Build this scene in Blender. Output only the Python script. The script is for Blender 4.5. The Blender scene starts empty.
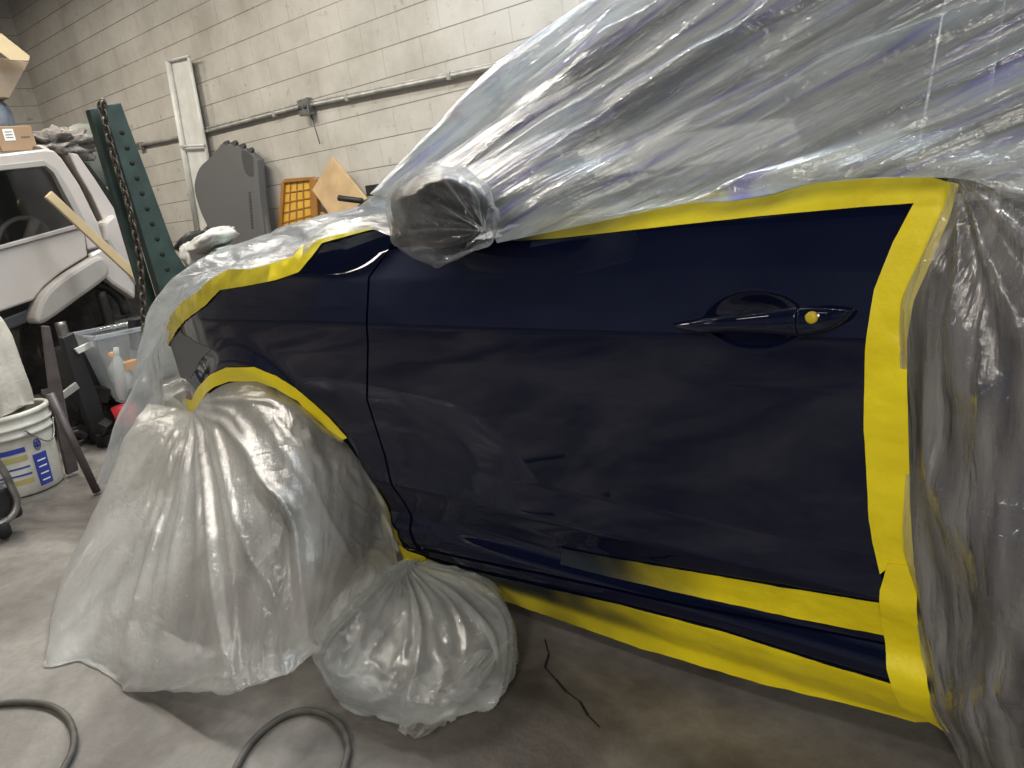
import bpy, bmesh, math, random
import numpy as np
from mathutils import Vector, Matrix, noise
random.seed(4)
scn = bpy.context.scene
COL = scn.collection
# ------------------------------------------------------------------ camera
F = 760.0; CX, CY = 512.0, 384.0
CAM = np.array([0.0, -1.1, 1.06])
def _setup(vx=(-390, 300), lean=.29, at=(40, 100)):
    a, b = vx[0]-CX, vx[1]-CY
    k = at[0]-lean*at[1]+lean*CY-CX
    v = -(F*F+a*k)/(a*lean+b); u = k+lean*v
    m = np.array([a, -b, -F]); m /= np.linalg.norm(m)
    d = np.array([u, -v, -F]); d /= np.linalg.norm(d)
    X = -m; Z = -d
    return np.array([X, np.cross(Z, X), Z])
RM = _setup()
cd = bpy.data.cameras.new('camera'); cam = bpy.data.objects.new('camera', cd); COL.objects.link(cam)
cd.sensor_width = 36; cd.lens = 36*F/1024; cd.clip_start = .02; cd.clip_end = 60
M4 = Matrix([[*map(float, RM[i])] for i in range(3)]).to_4x4()
M4.translation = Vector(map(float, CAM)); cam.matrix_world = M4
scn.camera = cam
scn.view_settings.view_transform = 'Standard'; scn.view_settings.look = 'None'
scn.view_settings.gamma = 1; scn.view_settings.use_curve_mapping = False
scn.view_settings.exposure = 0.0
scn.cycles.transparent_max_bounces = 24
scn.cycles.max_bounces = 8
w = bpy.data.worlds.new('world'); scn.world = w; w.use_nodes = True
w.node_tree.nodes['Background'].inputs[0].default_value = (.55, .6, .7, 1)
w.node_tree.nodes['Background'].inputs[1].default_value = .15
def area(name, loc, rot, sx, sy, power, col):
    l = bpy.data.lights.new(name, 'AREA'); l.shape = 'RECTANGLE'; l.size = sx; l.size_y = sy
    l.energy = power; l.color = col
    o = bpy.data.objects.new(name, l); o.location = loc; o.rotation_euler = rot; COL.objects.link(o); return o
WARM = (1, .93, .82); COOL = (.86, .94, 1)
area('ceiling_tube_light', (-4.6, .6, 3.75), (0, 0, 0), 2.4, .3, 150, WARM)
area('ceiling_tube_light', (-1.8, 1.4, 3.75), (0, 0, 0), 2.4, .3, 135, COOL)
area('ceiling_tube_light', (.9, .9, 3.3), (0, 0, 0), 2.4, .3, 110, COOL)
area('ceiling_tube_light', (-2.6, -2.6, 3.75), (0, 0, 0), 1.6, .3, 45, WARM)
area('ceiling_tube_light', (1.2, -2.6, 3.6), (0, 0, 0), 1.2, .3, 12, WARM)
area('ceiling_tube_light', (-8.0, .5, 3.75), (0, 0, 0), 2.0, .4, 120, WARM)
area('ceiling_tube_light', (-9.3, -5.5, 3.9), (0, 0, 0), 1.0, .3, 26, WARM)
area('work_light', (.9, -3.4, 2.3), (math.radians(68), 0, math.radians(18)), .5, .9, 64, WARM)

# ------------------------------------------------------------------ rays
def ray(x, y):
    d = RM @ np.array([x-CX, -(y-CY), -F]); return d/np.linalg.norm(d)
def onY(x, y, Y): d = ray(x, y); return CAM+(Y-CAM[1])/d[1]*d
def onX(x, y, X): d = ray(x, y); return CAM+(X-CAM[0])/d[0]*d
def onZ(x, y, Z): d = ray(x, y); return CAM+(Z-CAM[2])/d[2]*d

# ------------------------------------------------------------------ materials
def newmat(name):
    m = bpy.data.materials.new(name); m.use_nodes = True
    nt = m.node_tree; return m, nt, nt.nodes, nt.links, nt.nodes['Principled BSDF']
def mat(name, col, rough=.6, metal=0, bump=0, bscale=40, var=0, vscale=6, coat=0, spec=.5, trans=0):
    m, nt, N, L, P = newmat(name)
    P.inputs['Base Color'].default_value = (*col, 1); P.inputs['Roughness'].default_value = rough
    P.inputs['Metallic'].default_value = metal; P.inputs['Coat Weight'].default_value = coat
    P.inputs['Coat Roughness'].default_value = .03; P.inputs['Specular IOR Level'].default_value = spec
    tc = N.new('ShaderNodeTexCoord')
    if var:
        n = N.new('ShaderNodeTexNoise'); n.inputs['Scale'].default_value = vscale; n.inputs['Detail'].default_value = 5
        L.new(tc.outputs['Object'], n.inputs['Vector'])
        r = N.new('ShaderNodeValToRGB'); r.color_ramp.elements[0].position = .3; r.color_ramp.elements[1].position = .7
        r.color_ramp.elements[0].color = (*[c*(1-var) for c in col], 1)
        r.color_ramp.elements[1].color = (*[min(1, c*(1+var*.5)) for c in col], 1)
        L.new(n.outputs['Fac'], r.inputs[0]); L.new(r.outputs[0], P.inputs['Base Color'])
    if bump:
        n = N.new('ShaderNodeTexNoise'); n.inputs['Scale'].default_value = bscale; n.inputs['Detail'].default_value = 6
        L.new(tc.outputs['Object'], n.inputs['Vector'])
        b = N.new('ShaderNodeBump'); b.inputs['Strength'].default_value = bump; b.inputs['Distance'].default_value = .01
        L.new(n.outputs['Fac'], b.inputs['Height']); L.new(b.outputs[0], P.inputs['Normal'])
    return m
def film(name, col=(.8, .82, .83), op=.5, opvar=.25, rough=.16, spec=1.0, bump=.6, sx=8, sy=8, fine=90, tint=(.95, .96, .97), colb=None, crease=.05):
    """thin polythene: see-through, milky where folded, glossy"""
    m, nt, N, L, P = newmat(name); N.remove(P); out = N['Material Output']
    tc = N.new('ShaderNodeTexCoord')
    mp = N.new('ShaderNodeMapping'); mp.inputs['Scale'].default_value = (sx, sy, 1); L.new(tc.outputs['UV'], mp.inputs['Vector'])
    n1 = N.new('ShaderNodeTexNoise'); n1.inputs['Scale'].default_value = 1; n1.inputs['Detail'].default_value = 7
    n1.inputs['Roughness'].default_value = .5; n1.inputs['Distortion'].default_value = .25
    L.new(mp.outputs[0], n1.inputs['Vector'])
    vo = N.new('ShaderNodeTexVoronoi'); vo.feature = 'DISTANCE_TO_EDGE'; vo.inputs['Scale'].default_value = fine*.15
    n3 = N.new('ShaderNodeTexNoise'); n3.inputs['Scale'].default_value = 6; n3.inputs['Detail'].default_value = 3
    L.new(tc.outputs['Object'], n3.inputs['Vector'])
    mx3 = N.new('ShaderNodeMixRGB'); mx3.inputs[0].default_value = .16
    L.new(tc.outputs['Object'], mx3.inputs[1]); L.new(n3.outputs['Color'], mx3.inputs[2]); L.new(mx3.outputs[0], vo.inputs['Vector'])
    vr = N.new('ShaderNodeMath'); vr.operation = 'MULTIPLY'; vr.inputs[1].default_value = 3.5; vr.use_clamp = True; L.new(vo.outputs['Distance'], vr.inputs[0])
    n2 = N.new('ShaderNodeTexNoise'); n2.inputs['Scale'].default_value = fine; n2.inputs['Detail'].default_value = 4; n2.inputs['Roughness'].default_value = .6
    L.new(tc.outputs['Object'], n2.inputs['Vector'])
    a = N.new('ShaderNodeMath'); a.operation = 'MULTIPLY_ADD'; a.inputs[1].default_value = crease
    L.new(vr.outputs[0], a.inputs[0]); L.new(n1.outputs['Fac'], a.inputs[2])
    a2 = N.new('ShaderNodeMath'); a2.operation = 'MULTIPLY_ADD'; a2.inputs[1].default_value = .08
    L.new(n2.outputs['Fac'], a2.inputs[0]); L.new(a.outputs[0], a2.inputs[2])
    b = N.new('ShaderNodeBump'); b.inputs['Strength'].default_value = bump; b.inputs['Distance'].default_value = .03
    L.new(a2.outputs[0], b.inputs['Height'])
    lw = N.new('ShaderNodeLayerWeight'); lw.inputs['Blend'].default_value = .5; L.new(b.outputs[0], lw.inputs['Normal'])
    pw = N.new('ShaderNodeMath'); pw.operation = 'POWER'; pw.inputs[1].default_value = 3; L.new(lw.outputs['Facing'], pw.inputs[0])
    fr = N.new('ShaderNodeMath'); fr.operation = 'MULTIPLY_ADD'; fr.inputs[1].default_value = .75*spec; fr.inputs[2].default_value = .10*spec; fr.use_clamp = True
    L.new(pw.outputs[0], fr.inputs[0])
    df = N.new('ShaderNodeBsdfDiffuse'); tl = N.new('ShaderNodeBsdfTranslucent'); ms = N.new('ShaderNodeMixShader'); ms.inputs[0].default_value = .45
    for s in (df, tl):
        s.inputs['Color'].default_value = (*col, 1); L.new(b.outputs[0], s.inputs['Normal'])
        if colb:
            r = N.new('ShaderNodeValToRGB'); r.color_ramp.elements[0].position = .54; r.color_ramp.elements[1].position = .68
            r.color_ramp.elements[0].color = (*col, 1); r.color_ramp.elements[1].color = (*colb, 1)
            n4 = N.new('ShaderNodeTexNoise'); n4.inputs['Scale'].default_value = 2.4; n4.inputs['Detail'].default_value = 2; L.new(mp.outputs[0], n4.inputs['Vector'])
            L.new(n4.outputs['Fac'], r.inputs[0]); L.new(r.outputs[0], s.inputs['Color'])
    L.new(df.outputs[0], ms.inputs[1]); L.new(tl.outputs[0], ms.inputs[2])
    tr = N.new('ShaderNodeBsdfTransparent'); tr.inputs['Color'].default_value = (*tint, 1)
    o1 = N.new('ShaderNodeMapRange'); o1.inputs['From Min'].default_value = .35; o1.inputs['From Max'].default_value = .68
    o1.inputs['To Min'].default_value = max(0, op-opvar); o1.inputs['To Max'].default_value = min(1, op+opvar)
    L.new(n1.outputs['Fac'], o1.inputs['Value'])
    o2 = N.new('ShaderNodeMath'); o2.operation = 'MULTIPLY_ADD'; o2.inputs[1].default_value = .45; o2.use_clamp = True   # thicker where seen edge on
    L.new(pw.outputs[0], o2.inputs[0]); L.new(o1.outputs[0], o2.inputs[2])
    m1 = N.new('ShaderNodeMixShader'); L.new(o2.outputs[0], m1.inputs[0]); L.new(tr.outputs[0], m1.inputs[1]); L.new(ms.outputs[0], m1.inputs[2])
    gl = N.new('ShaderNodeBsdfGlossy'); gl.inputs['Roughness'].default_value = rough; L.new(b.outputs[0], gl.inputs['Normal'])
    m2 = N.new('ShaderNodeMixShader'); L.new(fr.outputs[0], m2.inputs[0]); L.new(m1.outputs[0], m2.inputs[1]); L.new(gl.outputs[0], m2.inputs[2])
    L.new(m2.outputs[0], out.inputs['Surface']); return m

NAVY = mat('navy_clearcoat_paint', (.0035, .0055, .021), .5, 0, coat=1, spec=.0)
NAVYDULL = mat('navy_door_shut_paint', (.003, .004, .012), .5)
BLACKP = mat('black_plastic', (.012, .012, .013), .5, bump=.2, bscale=120)
BLACK = mat('black_rubber', (.008, .008, .008), .8)
GLASS = mat('tinted_window_glass', (.004, .006, .007), .03, spec=.6)
def tinted():
    m, nt, N, L, P = newmat('clear_dark_glass'); out = N['Material Output']; N.remove(P)
    t = N.new('ShaderNodeBsdfTransparent'); t.inputs['Color'].default_value = (.72, .71, .70, 1)
    g = N.new('ShaderNodeBsdfGlossy'); g.inputs['Roughness'].default_value = .05; mx = N.new('ShaderNodeMixShader'); mx.inputs[0].default_value = .05
    L.new(t.outputs[0], mx.inputs[1]); L.new(g.outputs[0], mx.inputs[2]); L.new(mx.outputs[0], out.inputs['Surface']); return m
TGLASS = tinted()
CHROME = mat('bright_metal', (.7, .7, .7), .18, 1)
STEEL = mat('dull_steel', (.32, .31, .30), .4, .9, var=.4, vscale=20)
IRON = mat('dark_greasy_iron', (.035, .032, .03), .5, .5, bump=.5, var=.6, vscale=14)
WHITEP = mat('worn_white_paint', (.50, .46, .43), .35, var=.12, vscale=3, coat=.3)
TRUCKGREY = mat('grey_primer_plastic', (.36, .34, .32), .55, var=.15, vscale=5)
WHITEPL = mat('white_plastic', (.66, .66, .62), .45, var=.15, vscale=8)
GREEN = mat('dark_green_rack_paint', (.028, .052, .043), .5, var=.45, vscale=9, bump=.1)
RUST = mat('rusty_chain', (.10, .085, .065), .5, .7, var=.5, vscale=60)
WOOD = mat('raw_pine', (.62, .50, .30), .7, var=.2, vscale=5)
PLY = mat('tan_hardboard', (.52, .36, .19), .75, var=.2, vscale=7)
CARD = mat('cardboard', (.34, .23, .14), .85, var=.12, vscale=9)
CARDL = mat('cardboard_inner', (.56, .45, .28), .85, var=.1, vscale=9)
PAPER = mat('white_paper', (.8, .8, .77), .7)
YPL = mat('yellow_plastic', (.72, .42, .06), .5, var=.15, vscale=10)
YPD = mat('brown_orange_plastic', (.36, .17, .04), .5, var=.2, vscale=10)
GREYP = mat('dark_grey_plastic', (.10, .10, .10), .6, bump=.15, bscale=200)
GREYD = mat('charcoal_plastic', (.05, .05, .052), .5)
BUCKET = mat('stained_white_bucket', (.62, .60, .53), .45, var=.35, vscale=7, bump=.15)
BLUEL = mat('blue_label', (.03, .05, .30), .5)
TANL = mat('faded_gold_print', (.42, .36, .14), .6)
CLOTH = mat('cream_cloth', (.60, .55, .47), .95, var=.15, vscale=8, bump=.4, bscale=60)
RUBH = mat('grey_rubber_hose', (.075, .068, .058), .6, var=.4, vscale=30, bump=.2)
RED = mat('red_plastic', (.45, .02, .03), .45)
ORANGE = mat('orange_plastic', (.75, .33, .03), .5)
BROWNM = mat('brown_grey_steel', (.12, .10, .10), .5, .5, var=.3, vscale=12)
CONDUIT = mat('galvanised_conduit', (.46, .45, .42), .5, .5, var=.3, vscale=12)
PRIMER = mat('grey_primer', (.15, .15, .155), .8, spec=.2)
YDOT = mat('yellow_dot', (.6, .45, .02), .4)

def tape_mat():
    m, nt, N, L, P = newmat('yellow_masking_tape')
    P.inputs['Roughness'].default_value = .42; P.inputs['Coat Weight'].default_value = .25; P.inputs['Coat Roughness'].default_value = .3
    tc = N.new('ShaderNodeTexCoord')
    n = N.new('ShaderNodeTexNoise'); n.inputs['Scale'].default_value = 9; n.inputs['Detail'].default_value = 4; L.new(tc.outputs['Object'], n.inputs['Vector'])
    r = N.new('ShaderNodeValToRGB'); r.color_ramp.elements[0].position = .3; r.color_ramp.elements[1].position = .7
    r.color_ramp.elements[0].color = (.80, .64, .004, 1); r.color_ramp.elements[1].color = (.95, .80, .012, 1)
    L.new(n.outputs['Fac'], r.inputs[0])
    at = N.new('ShaderNodeAttribute'); at.attribute_name = 'overspray'
    mx = N.new('ShaderNodeMixRGB'); mx.inputs[2].default_value = (.006, .012, .018, 1)
    L.new(at.outputs['Fac'], mx.inputs[0]); L.new(r.outputs[0], mx.inputs[1]); L.new(mx.outputs[0], P.inputs['Base Color'])
    n2 = N.new('ShaderNodeTexNoise'); n2.inputs['Scale'].default_value = 45; n2.inputs['Detail'].default_value = 4; L.new(tc.outputs['Object'], n2.inputs['Vector'])
    b = N.new('ShaderNodeBump'); b.inputs['Strength'].default_value = .35; b.inputs['Distance'].default_value = .006
    L.new(n2.outputs['Fac'], b.inputs['Height']); L.new(b.outputs[0], P.inputs['Normal']); return m
TAPE = tape_mat()

def wall_mat(ax):
    m, nt, N, L, P = newmat('painted_block_wall'); P.inputs['Roughness'].default_value = .8
    tc = N.new('ShaderNodeTexCoord'); sp = N.new('ShaderNodeSeparateXYZ'); L.new(tc.outputs['Object'], sp.inputs[0])
    cb = N.new('ShaderNodeCombineXYZ'); L.new(sp.outputs[ax], cb.inputs[0]); L.new(sp.outputs['Z'], cb.inputs[1])
    br = N.new('ShaderNodeTexBrick'); br.inputs['Scale'].default_value = 1; br.inputs['Brick Width'].default_value = .406
    br.inputs['Row Height'].default_value = .203; br.inputs['Mortar Size'].default_value = .0030; br.inputs['Mortar Smooth'].default_value = .25
    br.inputs['Color1'].default_value = (.53, .505, .455, 1); br.inputs['Color2'].default_value = (.505, .48, .435, 1)
    br.inputs['Mortar'].default_value = (.42, .395, .355, 1); L.new(cb.outputs[0], br.inputs['Vector'])
    n = N.new('ShaderNodeTexNoise'); n.inputs['Scale'].default_value = 1.3; n.inputs['Detail'].default_value = 7; n.inputs['Roughness'].default_value = .65
    L.new(tc.outputs['Object'], n.inputs['Vector'])
    r = N.new('ShaderNodeValToRGB'); r.color_ramp.elements[0].position = .34; r.color_ramp.elements[1].position = .6
    r.color_ramp.elements[0].color = (.72, .71, .68, 1); r.color_ramp.elements[1].color = (1, 1, 1, 1); L.new(n.outputs['Fac'], r.inputs[0])
    mu = N.new('ShaderNodeMixRGB'); mu.blend_type = 'MULTIPLY'; mu.inputs[0].default_value = 1
    L.new(br.outputs['Color'], mu.inputs[1]); L.new(r.outputs[0], mu.inputs[2])
    n5 = N.new('ShaderNodeTexNoise'); n5.inputs['Scale'].default_value = 9; n5.inputs['Detail'].default_value = 6; n5.inputs['Roughness'].default_value = .7
    L.new(tc.outputs['Object'], n5.inputs['Vector'])
    r5 = N.new('ShaderNodeValToRGB'); r5.color_ramp.elements[0].position = .60; r5.color_ramp.elements[1].position = .70
    r5.color_ramp.elements[0].color = (0, 0, 0, 1); r5.color_ramp.elements[1].color = (.75, .75, .75, 1); L.new(n5.outputs['Fac'], r5.inputs[0])
    fz = N.new('ShaderNodeMath'); fz.operation = 'PINGPONG'; fz.inputs[1].default_value = .1015; L.new(sp.outputs['Z'], fz.inputs[0])
    lz = N.new('ShaderNodeMath'); lz.operation = 'LESS_THAN'; lz.inputs[1].default_value = .0040; L.new(fz.outputs[0], lz.inputs[0])
    nl_ = N.new('ShaderNodeTexNoise'); nl_.inputs['Scale'].default_value = 1.1; L.new(tc.outputs['Object'], nl_.inputs['Vector'])
    ml = N.new('ShaderNodeMath'); ml.operation = 'MULTIPLY'; L.new(lz.outputs[0], ml.inputs[0]); L.new(nl_.outputs['Fac'], ml.inputs[1])
    mh = N.new('ShaderNodeMixRGB'); mh.inputs[2].default_value = (.12, .10, .08, 1); L.new(ml.outputs[0], mh.inputs[0]); L.new(mu.outputs[0], mh.inputs[1]); mu = mh
    m5 = N.new('ShaderNodeMixRGB'); m5.inputs[2].default_value = (.19, .18, .16, 1); L.new(r5.outputs[0], m5.inputs[0]); L.new(mu.outputs[0], m5.inputs[1])
    L.new(m5.outputs[0], P.inputs['Base Color'])
    n2 = N.new('ShaderNodeTexNoise'); n2.inputs['Scale'].default_value = 55; n2.inputs['Detail'].default_value = 6; L.new(tc.outputs['Object'], n2.inputs['Vector'])
    ad = N.new('ShaderNodeMath'); ad.operation = 'MULTIPLY_ADD'; ad.inputs[1].default_value = .35; L.new(n2.outputs['Fac'], ad.inputs[0])
    iv = N.new('ShaderNodeMath'); iv.operation = 'SUBTRACT'; iv.inputs[0].default_value = 1; L.new(br.outputs['Fac'], iv.inputs[1]); L.new(iv.outputs[0], ad.inputs[2])
    b = N.new('ShaderNodeBump'); b.inputs['Strength'].default_value = .7; b.inputs['Distance'].default_value = .008
    L.new(ad.outputs[0], b.inputs['Height']); L.new(b.outputs[0], P.inputs['Normal']); return m
def floor_mat():
    m, nt, N, L, P = newmat('stained_concrete_floor')
    tc = N.new('ShaderNodeTexCoord')
    n = N.new('ShaderNodeTexNoise'); n.inputs['Scale'].default_value = 1.6; n.inputs['Detail'].default_value = 8; n.inputs['Roughness'].default_value = .6; n.inputs['Distortion'].default_value = .6
    L.new(tc.outputs['Object'], n.inputs['Vector'])
    r = N.new('ShaderNodeValToRGB'); e = r.color_ramp.elements; e[0].position = .38; e[1].position = .62
    e[0].color = (.070, .060, .052, 1); e[1].color = (.225, .208, .185, 1); L.new(n.outputs['Fac'], r.inputs[0])
    n2 = N.new('ShaderNodeTexNoise'); n2.inputs['Scale'].default_value = 22; n2.inputs['Detail'].default_value = 8; n2.inputs['Roughness'].default_value = .7
    L.new(tc.outputs['Object'], n2.inputs['Vector'])
    r2 = N.new('ShaderNodeValToRGB'); r2.color_ramp.elements[0].position = .3; r2.color_ramp.elements[1].position = .7
    r2.color_ramp.elements[0].color = (.78, .77, .76, 1); r2.color_ramp.elements[1].color = (1.12, 1.12, 1.12, 1); L.new(n2.outputs['Fac'], r2.inputs[0])
    mu = N.new('ShaderNodeMixRGB'); mu.blend_type = 'MULTIPLY'; mu.inputs[0].default_value = 1; L.new(r.outputs[0], mu.inputs[1]); L.new(r2.outputs[0], mu.inputs[2])
    L.new(mu.outputs[0], P.inputs['Base Color'])
    rr = N.new('ShaderNodeMapRange'); rr.inputs['To Min'].default_value = .38; rr.inputs['To Max'].default_value = .7; L.new(n.outputs['Fac'], rr.inputs['Value']); L.new(rr.outputs[0], P.inputs['Roughness'])
    b = N.new('ShaderNodeBump'); b.inputs['Strength'].default_value = .3; b.inputs['Distance'].default_value = .01
    L.new(n2.outputs['Fac'], b.inputs['Height']); L.new(b.outputs[0], P.inputs['Normal']); return m

# ------------------------------------------------------------------ object helpers
def tag(o, label=None, cat=None, group=None, kind=None):
    if label: o['label'] = label
    if cat: o['category'] = cat
    if group: o['group'] = group
    if kind: o['kind'] = kind
    return o
def thing(name, loc, label, cat, group=None):
    o = bpy.data.objects.new(name, None); o.empty_display_size = .05; o.location = Vector(map(float, loc)); COL.objects.link(o)
    return tag(o, label, cat, group)
def wloc(p):
    v = Vector((0, 0, 0))
    while p: v = v+p.location; p = p.parent
    return v
def link(name, me, m, parent=None, smooth=True):
    o = bpy.data.objects.new(name, me); COL.objects.link(o)
    if m is not None: me.materials.append(m)
    if smooth:
        for p in me.polygons: p.use_smooth = True
    if parent:
        o.parent = parent
        off = wloc(parent)
        me.transform(Matrix.Translation(-off))
    return o
def frombm(name, bm, m, parent=None, smooth=False, bevel=0, seg=2, recalc=True):
    if recalc: bmesh.ops.recalc_face_normals(bm, faces=bm.faces)
    me = bpy.data.meshes.new(name); bm.to_mesh(me); bm.free()
    o = link(name, me, m, parent, smooth)
    if bevel:
        b = o.modifiers.new('bevel', 'BEVEL'); b.width = bevel; b.segments = seg; b.limit_method = 'ANGLE'; b.angle_limit = .6
    return o
def box(bm, c, s, rot=None):
    mtx = Matrix.Translation(Vector(map(float, c))) @ (rot.to_4x4() if rot else Matrix()) @ Matrix.Diagonal((*s, 1))
    return bmesh.ops.create_cube(bm, size=1, matrix=mtx)['verts']
def tube(bm, pts, r, seg=10, cap=True):
    pts = [Vector(map(float, p)) for p in pts]; n = len(pts)
    rs = r if hasattr(r, '__len__') else [r]*n
    rings = []; up = None
    for i, p in enumerate(pts):
        t = (pts[min(i+1, n-1)]-pts[max(i-1, 0)]).normalized()
        if up is None: up = t.orthogonal().normalized()
        else:
            up = (up-t*up.dot(t)); up = up.normalized() if up.length > 1e-6 else t.orthogonal().normalized()
        s = t.cross(up)
        rings.append([bm.verts.new(p+(up*math.cos(a)+s*math.sin(a))*rs[i]) for a in [2*math.pi*k/seg for k in range(seg)]])
    for i in range(n-1):
        for k in range(seg):
            bm.faces.new((rings[i][k], rings[i][(k+1) % seg], rings[i+1][(k+1) % seg], rings[i+1][k]))
    if cap: bm.faces.new(rings[0][::-1]); bm.faces.new(rings[-1])
def catm(P, n):
    """Catmull-Rom through the rows of P (k, ...), n samples per span"""
    P = np.asarray(P, float); k = len(P)
    E = np.concatenate([[2*P[0]-P[1]], P, [2*P[-1]-P[-2]]])
    out = []
    for i in range(k-1):
        a, b, c, d = E[i:i+4]
        for s in range(n):
            t = s/n
            out.append(.5*((2*b)+(c-a)*t+(2*a-5*b+4*c-d)*t*t+(3*b-a-3*c+d)*t**3))
    out.append(P[-1]); return np.array(out)
def lathe(bm, prof, c, seg=32, axis=None):
    c = Vector(map(float, c)); R = axis.to_matrix() if axis else Matrix.Identity(3)
    rings = []
    for r, z in prof: rings.append([bm.verts.new(c+R @ Vector((r*math.cos(a), r*math.sin(a), z))) for a in [2*math.pi*k/seg for k in range(seg)]])
    for i in range(len(rings)-1):
        for k in range(seg): bm.faces.new((rings[i][k], rings[i][(k+1) % seg], rings[i+1][(k+1) % seg], rings[i+1][k]))
    return rings
def slab(name, poly, fn, thick, m, parent=None, bevel=.004, smooth=False, hole=None, push=None):
    """plate: polygon (px) put on its plane by fn(px,py), given real thickness away from the viewer"""
    bm = bmesh.new(); P = [Vector(map(float, fn(*p))) for p in poly]
    vs = [bm.verts.new(p) for p in P]
    if hole:
        hv = [bm.verts.new(Vector(map(float, fn(*p)))) for p in hole]
        es = [bm.edges.new((v[i], v[(i+1) % len(v)])) for v in (vs, hv) for i in range(len(v))]
        fs = [g for g in bmesh.ops.triangle_fill(bm, use_beauty=True, use_dissolve=False, edges=es)['geom'] if isinstance(g, bmesh.types.BMFace)]
    else: fs = [bm.faces.new(vs)]
    n = Vector((0, 0, 0))
    for i in range(len(P)): n += P[i].cross(P[(i+1) % len(P)])
    n.normalize()
    if n.dot(P[0]-Vector(map(float, CAM))) < 0: n = -n
    if push: n = Vector(push).normalized()
    r = bmesh.ops.extrude_face_region(bm, geom=fs)
    for v in [g for g in r['geom'] if isinstance(g, bmesh.types.BMVert)]: v.co += n*thick
    return frombm(name, bm, m, parent, smooth, bevel)
def smoothpoly(poly, n=4, closed=True):
    P = np.array(poly, float)
    if closed:
        k = len(P); out = []
        for i in range(k):
            a, b, c, d = P[i-1], P[i], P[(i+1) % k], P[(i+2) % k]
            for s in range(n):
                t = s/n; out.append(.5*((2*b)+(c-a)*t+(2*a-5*b+4*c-d)*t*t+(3*b-a-3*c+d)*t**3))
        return [tuple(p) for p in out]
    return [tuple(p) for p in catm(P, n)]

# ------------------------------------------------------------------ car body side surface y = YB(x, z)
_zk = np.array([.10, .15, .19, .225, .245, .265, .30, .345, .42, .55, .68, .76, .80, .86, .93, .97, 1.05, 1.2])
_yk = np.array([.060, .030, .014, .012, .030, .030, .022, .006, .012, .008, .002, .000, .004, .016, .034, .048, .08, .15])
_zz = np.linspace(.05, 1.25, 1201)
_yy = np.interp(_zz, _zk, _yk)
_k = np.exp(-np.linspace(-2, 2, 25)**2); _k /= _k.sum()
_yy = np.convolve(np.pad(_yy, 12, 'edge'), _k, 'valid')
HC = onY(752, 321, 0.0)                       # centre of the handle recess
def YB(x, z):
    x = np.asarray(x, float); z = np.asarray(z, float)
    zs = z-.012*(x+1.3)*0
    y = np.interp(zs, _zz, _yy)
    f = np.clip((-2.0-x)/.5, 0, None); y = y+.065*f**2
    # fender crown rolls in towards the bonnet
    t = np.clip((z-.86)/.14, 0, None)*np.clip((-1.25-x)/.25, 0, 1); y = y+.05*t**2
    # wheel arch lip flares out a touch
    d = np.hypot(x+2.03, z-.28); y = y-.012*np.exp(-((d-.35)/.04)**2)*(z > .15)
    # handle bowl
    e = np.hypot((x-HC[0])/.085, (z-HC[2])/.047); y = y+.026*np.clip(1-e**2.6, 0, 1)**1.9
    return y
def onB(px, py, off=0.0):
    g = lambda Y: (lambda p: Y-(float(YB(p[0], p[2]))-off))(onY(px, py, Y))
    lo = -.12; n = 0
    while g(lo+.01) < 0 and lo < .45: lo += .01
    hi = lo+.01
    for _ in range(22):
        m = .5*(lo+hi)
        if g(m) < 0: lo = m
        else: hi = m
    return onY(px, py, .5*(lo+hi))
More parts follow.
